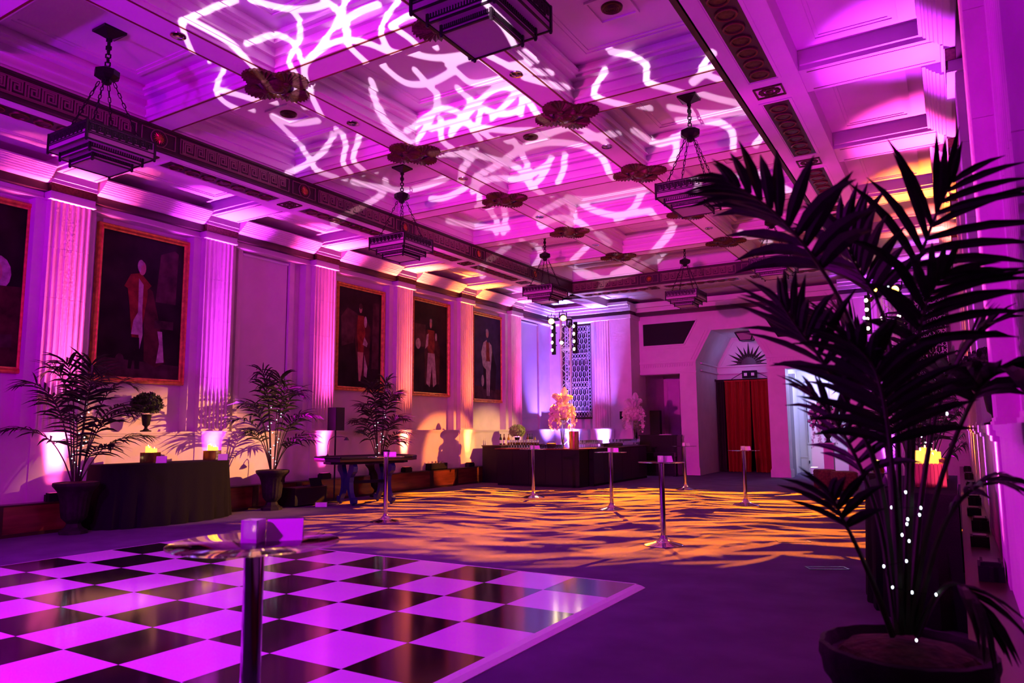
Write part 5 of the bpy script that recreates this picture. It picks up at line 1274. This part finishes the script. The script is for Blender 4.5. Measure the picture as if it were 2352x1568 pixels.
def led_bar(P, label, n=4):
    t = thing('blinder_bar', label, 'light bar', P, math.radians(-20), 'bars of four lamps on the trusses')
    MB().box(-.06,.06,-.0,.07,-.5,.5).build('housing', 'black_matt', t)
    for j in range(n):
        z_ = -.36+j*.24; m = MB(); m.lathe([(.055,0),(.055,.03),(.03,.04)], 14); o = m.build('lamp_rim', 'iron', t, loc=(0,0,z_)); o.rotation_euler = (PI/2, 0, 0)
        m = MB(); m.lathe([(.05,.036),(.04,.048),(.0,.052)], 14); q = m.build('lens', 'white_lens', t, loc=(0,0,z_)); q.rotation_euler = (PI/2, 0, 0)
    MB().bar((0,.07,.2),(0,.16,.2),.03).build('clamp', 'iron', t); MB().bar((0,.07,-.2),(0,.16,-.2),.03).build('clamp', 'iron', t)
for sx, nm in ((1,'the bar truss'),(-1,'the palm-side truss')):
    fx = (lambda x: x) if sx == 1 else mir
    par_can((fx(-10.78), 20.22, 4.93), (-6, 10, 0), 'amber-lit par can on the outer side of '+nm); par_can((fx(-10.36), 20.20, 5.0), (-5, 12, 0), 'amber-lit par can on the inner side of '+nm)
    led_bar((fx(-10.78), 20.30, 4.35), 'upright bar of four warm lamps on the outer side of '+nm); led_bar((fx(-10.06), 20.40, 4.35), 'upright bar of four warm lamps on the inner side of '+nm)
    par_can((fx(-10.44), 20.24, 4.22), (-6, 10, 0), 'small white-lensed par can low on the middle of '+nm, 'white_lens', .06, .16)

# ---------------------------------------------------------------- piano, curtains, far right group
t = thing('upright_piano', 'black upright piano with closed lid standing in the left opening', 'piano', (-8.28, 22.72, 0), 0)
m = MB(); m.box(-.62,.62,0,.42,.1,1.26); m.build('case', 'black_gloss', t); MB().box(-.66,.66,-.04,.45,1.26,1.30).build('lid', 'black_gloss', t)
MB().box(-.60,.60,-.26,0,.62,.74).build('keyboard_lid', 'black_gloss', t); MB().box(-.64,.64,-.02,.44,0,.1).build('plinth', 'black_gloss', t)
for s in (-.58,.58): MB().box(s-.035,s+.035,-.25,-.18,.0,.62).build('leg', 'black_gloss', t)
MB().box(-.5,.5,-.012,0,.80,1.2).build('front_panel', 'black_gloss', t)
t = thing('sheet_music', 'white music sheets lying on top of the black piano', 'paper', (-8.05, 22.85, 1.30), .1); MB().box(-.2,.2,-.13,.13,0,.012).build('sheet', 'card', t); MB().box(-.19,.21,-.12,.12,.012,.02).build('sheet', 'card', t)
t = thing('wall_switch_box', 'small black control box fixed on the plain pier left of the opening', 'box', (-9.50, YE-.02, 1.95)); MB().box(-.06,.06,-.03,.021,-.13,.13).build('box_body', 'black_matt', t); MB().box(-.03,.03,-.036,-.03,-.05,.07).build('plate', 'iron', t)
t = thing('black_screen_stand', 'tall slim black cabinet standing behind the piano', 'cabinet', (-8.55, 23.30, 0)); MB().box(-.17,.17,-.10,.10,0,2.1).build('body', 'black_matt', t); MB().box(-.15,.15,-.11,-.10,.1,2.05).build('door', 'black_gloss', t)
def curtain(x0, x1, lean, label, seed):
    t = thing('curtain', label, 'curtain', (0, YV-.35, 0), 0, 'red curtains under the arch'); n = 60; vs = []; hs = [0.02, .5, 1.2, 1.9, 2.6, 3.12]
    for z_ in hs:
        f = 1-z_/3.12
        for i in range(n+1):
            u = i/n; x = x0+(x1-x0)*u+(lean*f*f*(1-u) if lean > 0 else lean*f*f*u)
            vs.append((x, .085*math.sin(u*2*PI*6+seed)*(.55+.45*f)+.035*math.sin(u*19+seed*2+z_*.7), z_))
    m = MB(); m.add(vs, [(j*(n+1)+i, j*(n+1)+i+1, (j+1)*(n+1)+i+1, (j+1)*(n+1)+i) for j in range(len(hs)-1) for i in range(n)])
    for k_ in range(1): m.build('drape', 'curtain', t, True)
    MB().box(min(x0,x1), max(x0,x1), -.03, .03, 3.10, 3.15).build('heading', 'curtain', t)
curtain(-6.85, -6.02, -.22, 'orange-red floor-length curtain beside the dark drape', 1.0) if False else None
curtain(-6.86, -6.00, -.10, 'orange-red floor-length curtain next to the black drape under the arch', 1.0); curtain(-5.98, -4.98, .06, 'orange-red floor-length curtain next to the bare pillar under the arch', 2.2)
t = thing('curtain', 'narrow black drape hanging beside the red curtains', 'curtain', (0, YV-.30, 0)); m = MB(); n = 14
m.add([(A0+.03+.27*i/n, .03*math.sin(i*1.9), z_) for z_ in (.02, 3.1) for i in range(n+1)], [(i, i+1, n+2+i, n+1+i) for i in range(n)]); m.build('drape', 'curtain_dark', t, True); MB().box(A0+.03, A0+.3, -.03,.03,3.1,3.15).build('heading', 'curtain_dark', t)
t = thing('curtain_rail', 'thin dark rail carrying the curtains under the arch', 'rail', (0, YV-.33, 3.16)); MB().tube([(A0, 0, 0.01), (A1, 0, 0.01)], .02, 8).build('rail', 'iron', t)
for x in (A0+.02, A1-.02): MB().cbox((x, 0, .01), (.04,.08,.08)).build('end_bracket', 'iron', t)
t = thing('door_light_fixture', 'black twin light fixture on brackets above the red curtains', 'light', (-5.98, YV-.40, 3.24)); MB().box(-.24,.24,-.07,.07,-.04,.22).build('housing', 'black_matt', t)
for x in (-.12,.12): MB().box(x-.05,x+.05,-.075,-.07,.04,.14).build('lens', 'card', t)
for s in (-1,1): MB().bar((s*.24,0,.16),(s*.62,0,-.05),.02).build('brace', 'iron', t)
# white flowers on a pedestal in the bright room
t = thing('pedestal', 'plain square stone pedestal under the white flowers in the bright opening', 'pedestal', (-3.25, 23.15, 0)); MB().box(-.16,.16,-.16,.16,0,.06).build('foot', 'stone', t); MB().box(-.13,.13,-.13,.13,.06,1.0).build('shaft', 'stone', t); MB().box(-.17,.17,-.17,.17,1.0,1.06).build('cap', 'stone', t)
t = thing('flower_arrangement', 'large trailing mass of white roses in the bright opening', 'flowers', (-3.25, 23.15, 1.06)); rnd = random.Random(77)
m = MB(); m.lathe([(.12,0),(.06,.05),(.05,.12),(.12,.22),(.16,.32),(.12,.32)], 18); m.build('urn', 'urn', t, True)
m = MB(); m.ball((-.04,0,.75), (.26,.26,.42), 14, 9)
for i in range(300):
    a = rnd.random()*2*PI; b = rnd.gauss(.1,.6); r = rnd.uniform(.26,.42); blossom(m, (r*math.cos(a)*math.cos(b)-.05, r*math.sin(a)*math.cos(b), .75+r*1.25*math.sin(b)), .055, rnd, 4)
m.build('foliage', 'hedge', t)
RS = MB(); RS.ball((0,0,0), .05, 8, 6); rsm = RS.mesh('rose', 'rose', True)
for i in range(70):
    a = rnd.random()*2*PI; b = rnd.gauss(.1,.6); r = rnd.uniform(.36,.46); put('rose', rsm, t, (r*math.cos(a)*math.cos(b)-.05, r*math.sin(a)*math.cos(b), .75+r*1.2*math.sin(b)))
for i in range(5):
    a = PI+rnd.gauss(0,.6)-.6; m = MB()
    for j in range(24): f = j/23; blossom(m, (.36*math.cos(a)-.05+rnd.gauss(0,.03), .36*math.sin(a)+rnd.gauss(0,.03), .6-.75*f), .05*(1.1-.5*f), rnd, 4)
    m.tube([(.2*math.cos(a), .2*math.sin(a), .7), (.36*math.cos(a)-.05, .36*math.sin(a), .5), (.36*math.cos(a)-.05, .36*math.sin(a), -.15)], .005, 4); m.build('trailing_spray', 'rose', t)
t = thing('flood_lamp', 'small white floor flood lamp tilted up inside the bright opening', 'lamp', (-4.02, 25.3, 0), .4); m = MB(); m.prism([(-.09,.03),(.07,.0),(.12,.2),(-.02,.24)], -.11, .11, 'x'); m.build('housing', 'white_paint', t); m = MB(); m.add([(-.1,.118,.205),(.1,.118,.205),(.1,-.018,.243),(-.1,-.018,.243)], [(0,1,2,3)]); m.build('lens', 'white_lens', t)
MB().box(-.12,.12,-.05,.05,0,.02).build('foot', 'iron', t)
def pouf(loc, label, s=.23, h=.47):
    t = thing('pouf', label, 'pouf', loc, .5, 'woven poufs by the opening'); m = MB(); n = 28
    sq_ = lambda a: 1/(abs(math.cos(a))**5+abs(math.sin(a))**5)**.2
    prof = [(.90,0),(1,.04),(1,h-.06),(.94,h-.01),(.8,h),(0,h)]; vs = []
    for r, z_ in prof: vs += [(s*r*sq_(2*PI*i/n)*math.cos(2*PI*i/n), s*r*sq_(2*PI*i/n)*math.sin(2*PI*i/n), z_) for i in range(n)]
    m.add(vs, [(j*n+i, j*n+(i+1)%n, (j+1)*n+(i+1)%n, (j+1)*n+i) for j in range(len(prof)-2) for i in range(n)] + [tuple(range((len(prof)-2)*n, (len(prof)-1)*n))]); m.build('cushion', 'pouf', t, True)
    for k_ in range(6): m = MB(); m.tube([(s*sq_(2*PI*i/n)*math.cos(2*PI*i/n)*1.005, s*sq_(2*PI*i/n)*math.sin(2*PI*i/n)*1.005, .06+k_*.07) for i in range(n+1)], .008, 5, False); m.build('woven_band', 'pouf', t)
pouf((-2.90, 19.75, 0), 'brown woven pouf standing alone in front of the bright opening'); pouf((-2.42, 19.42, 0), 'brown woven pouf next to the low candlelit table', .26, .45)
t = thing('low_table', 'low black cube table with candle box between poufs and far truss', 'table', (-1.62, 19.2, 0), .2); MB().box(-.3,.3,-.3,.3,.38,.45).build('table_top', 'black_gloss', t); MB().box(-.26,.26,-.26,.26,0,.38).build('carcass', 'black_matt', t)
candle_box((-1.66, 19.15, .45), .3, 'gold mirror box of candles on the low cube table by the poufs', .2)
for u, v, lb in ((1822, 1243, 'dark rectangular floor socket cover set in the carpet'), (1900, 1305, 'second dark floor socket cover, closer to the right sideboard')):
    p = on_z(u, v); t = thing('floor_box', lb, 'floor box', (p.x, p.y, 0), YAW*.9); m = MB(); ring(m, .42, .16, .015, 0, .006); m.build('frame', 'iron', t); MB().box(-.195,.195,-.065,.065,0,.004).build('lid', 'carpet', t)
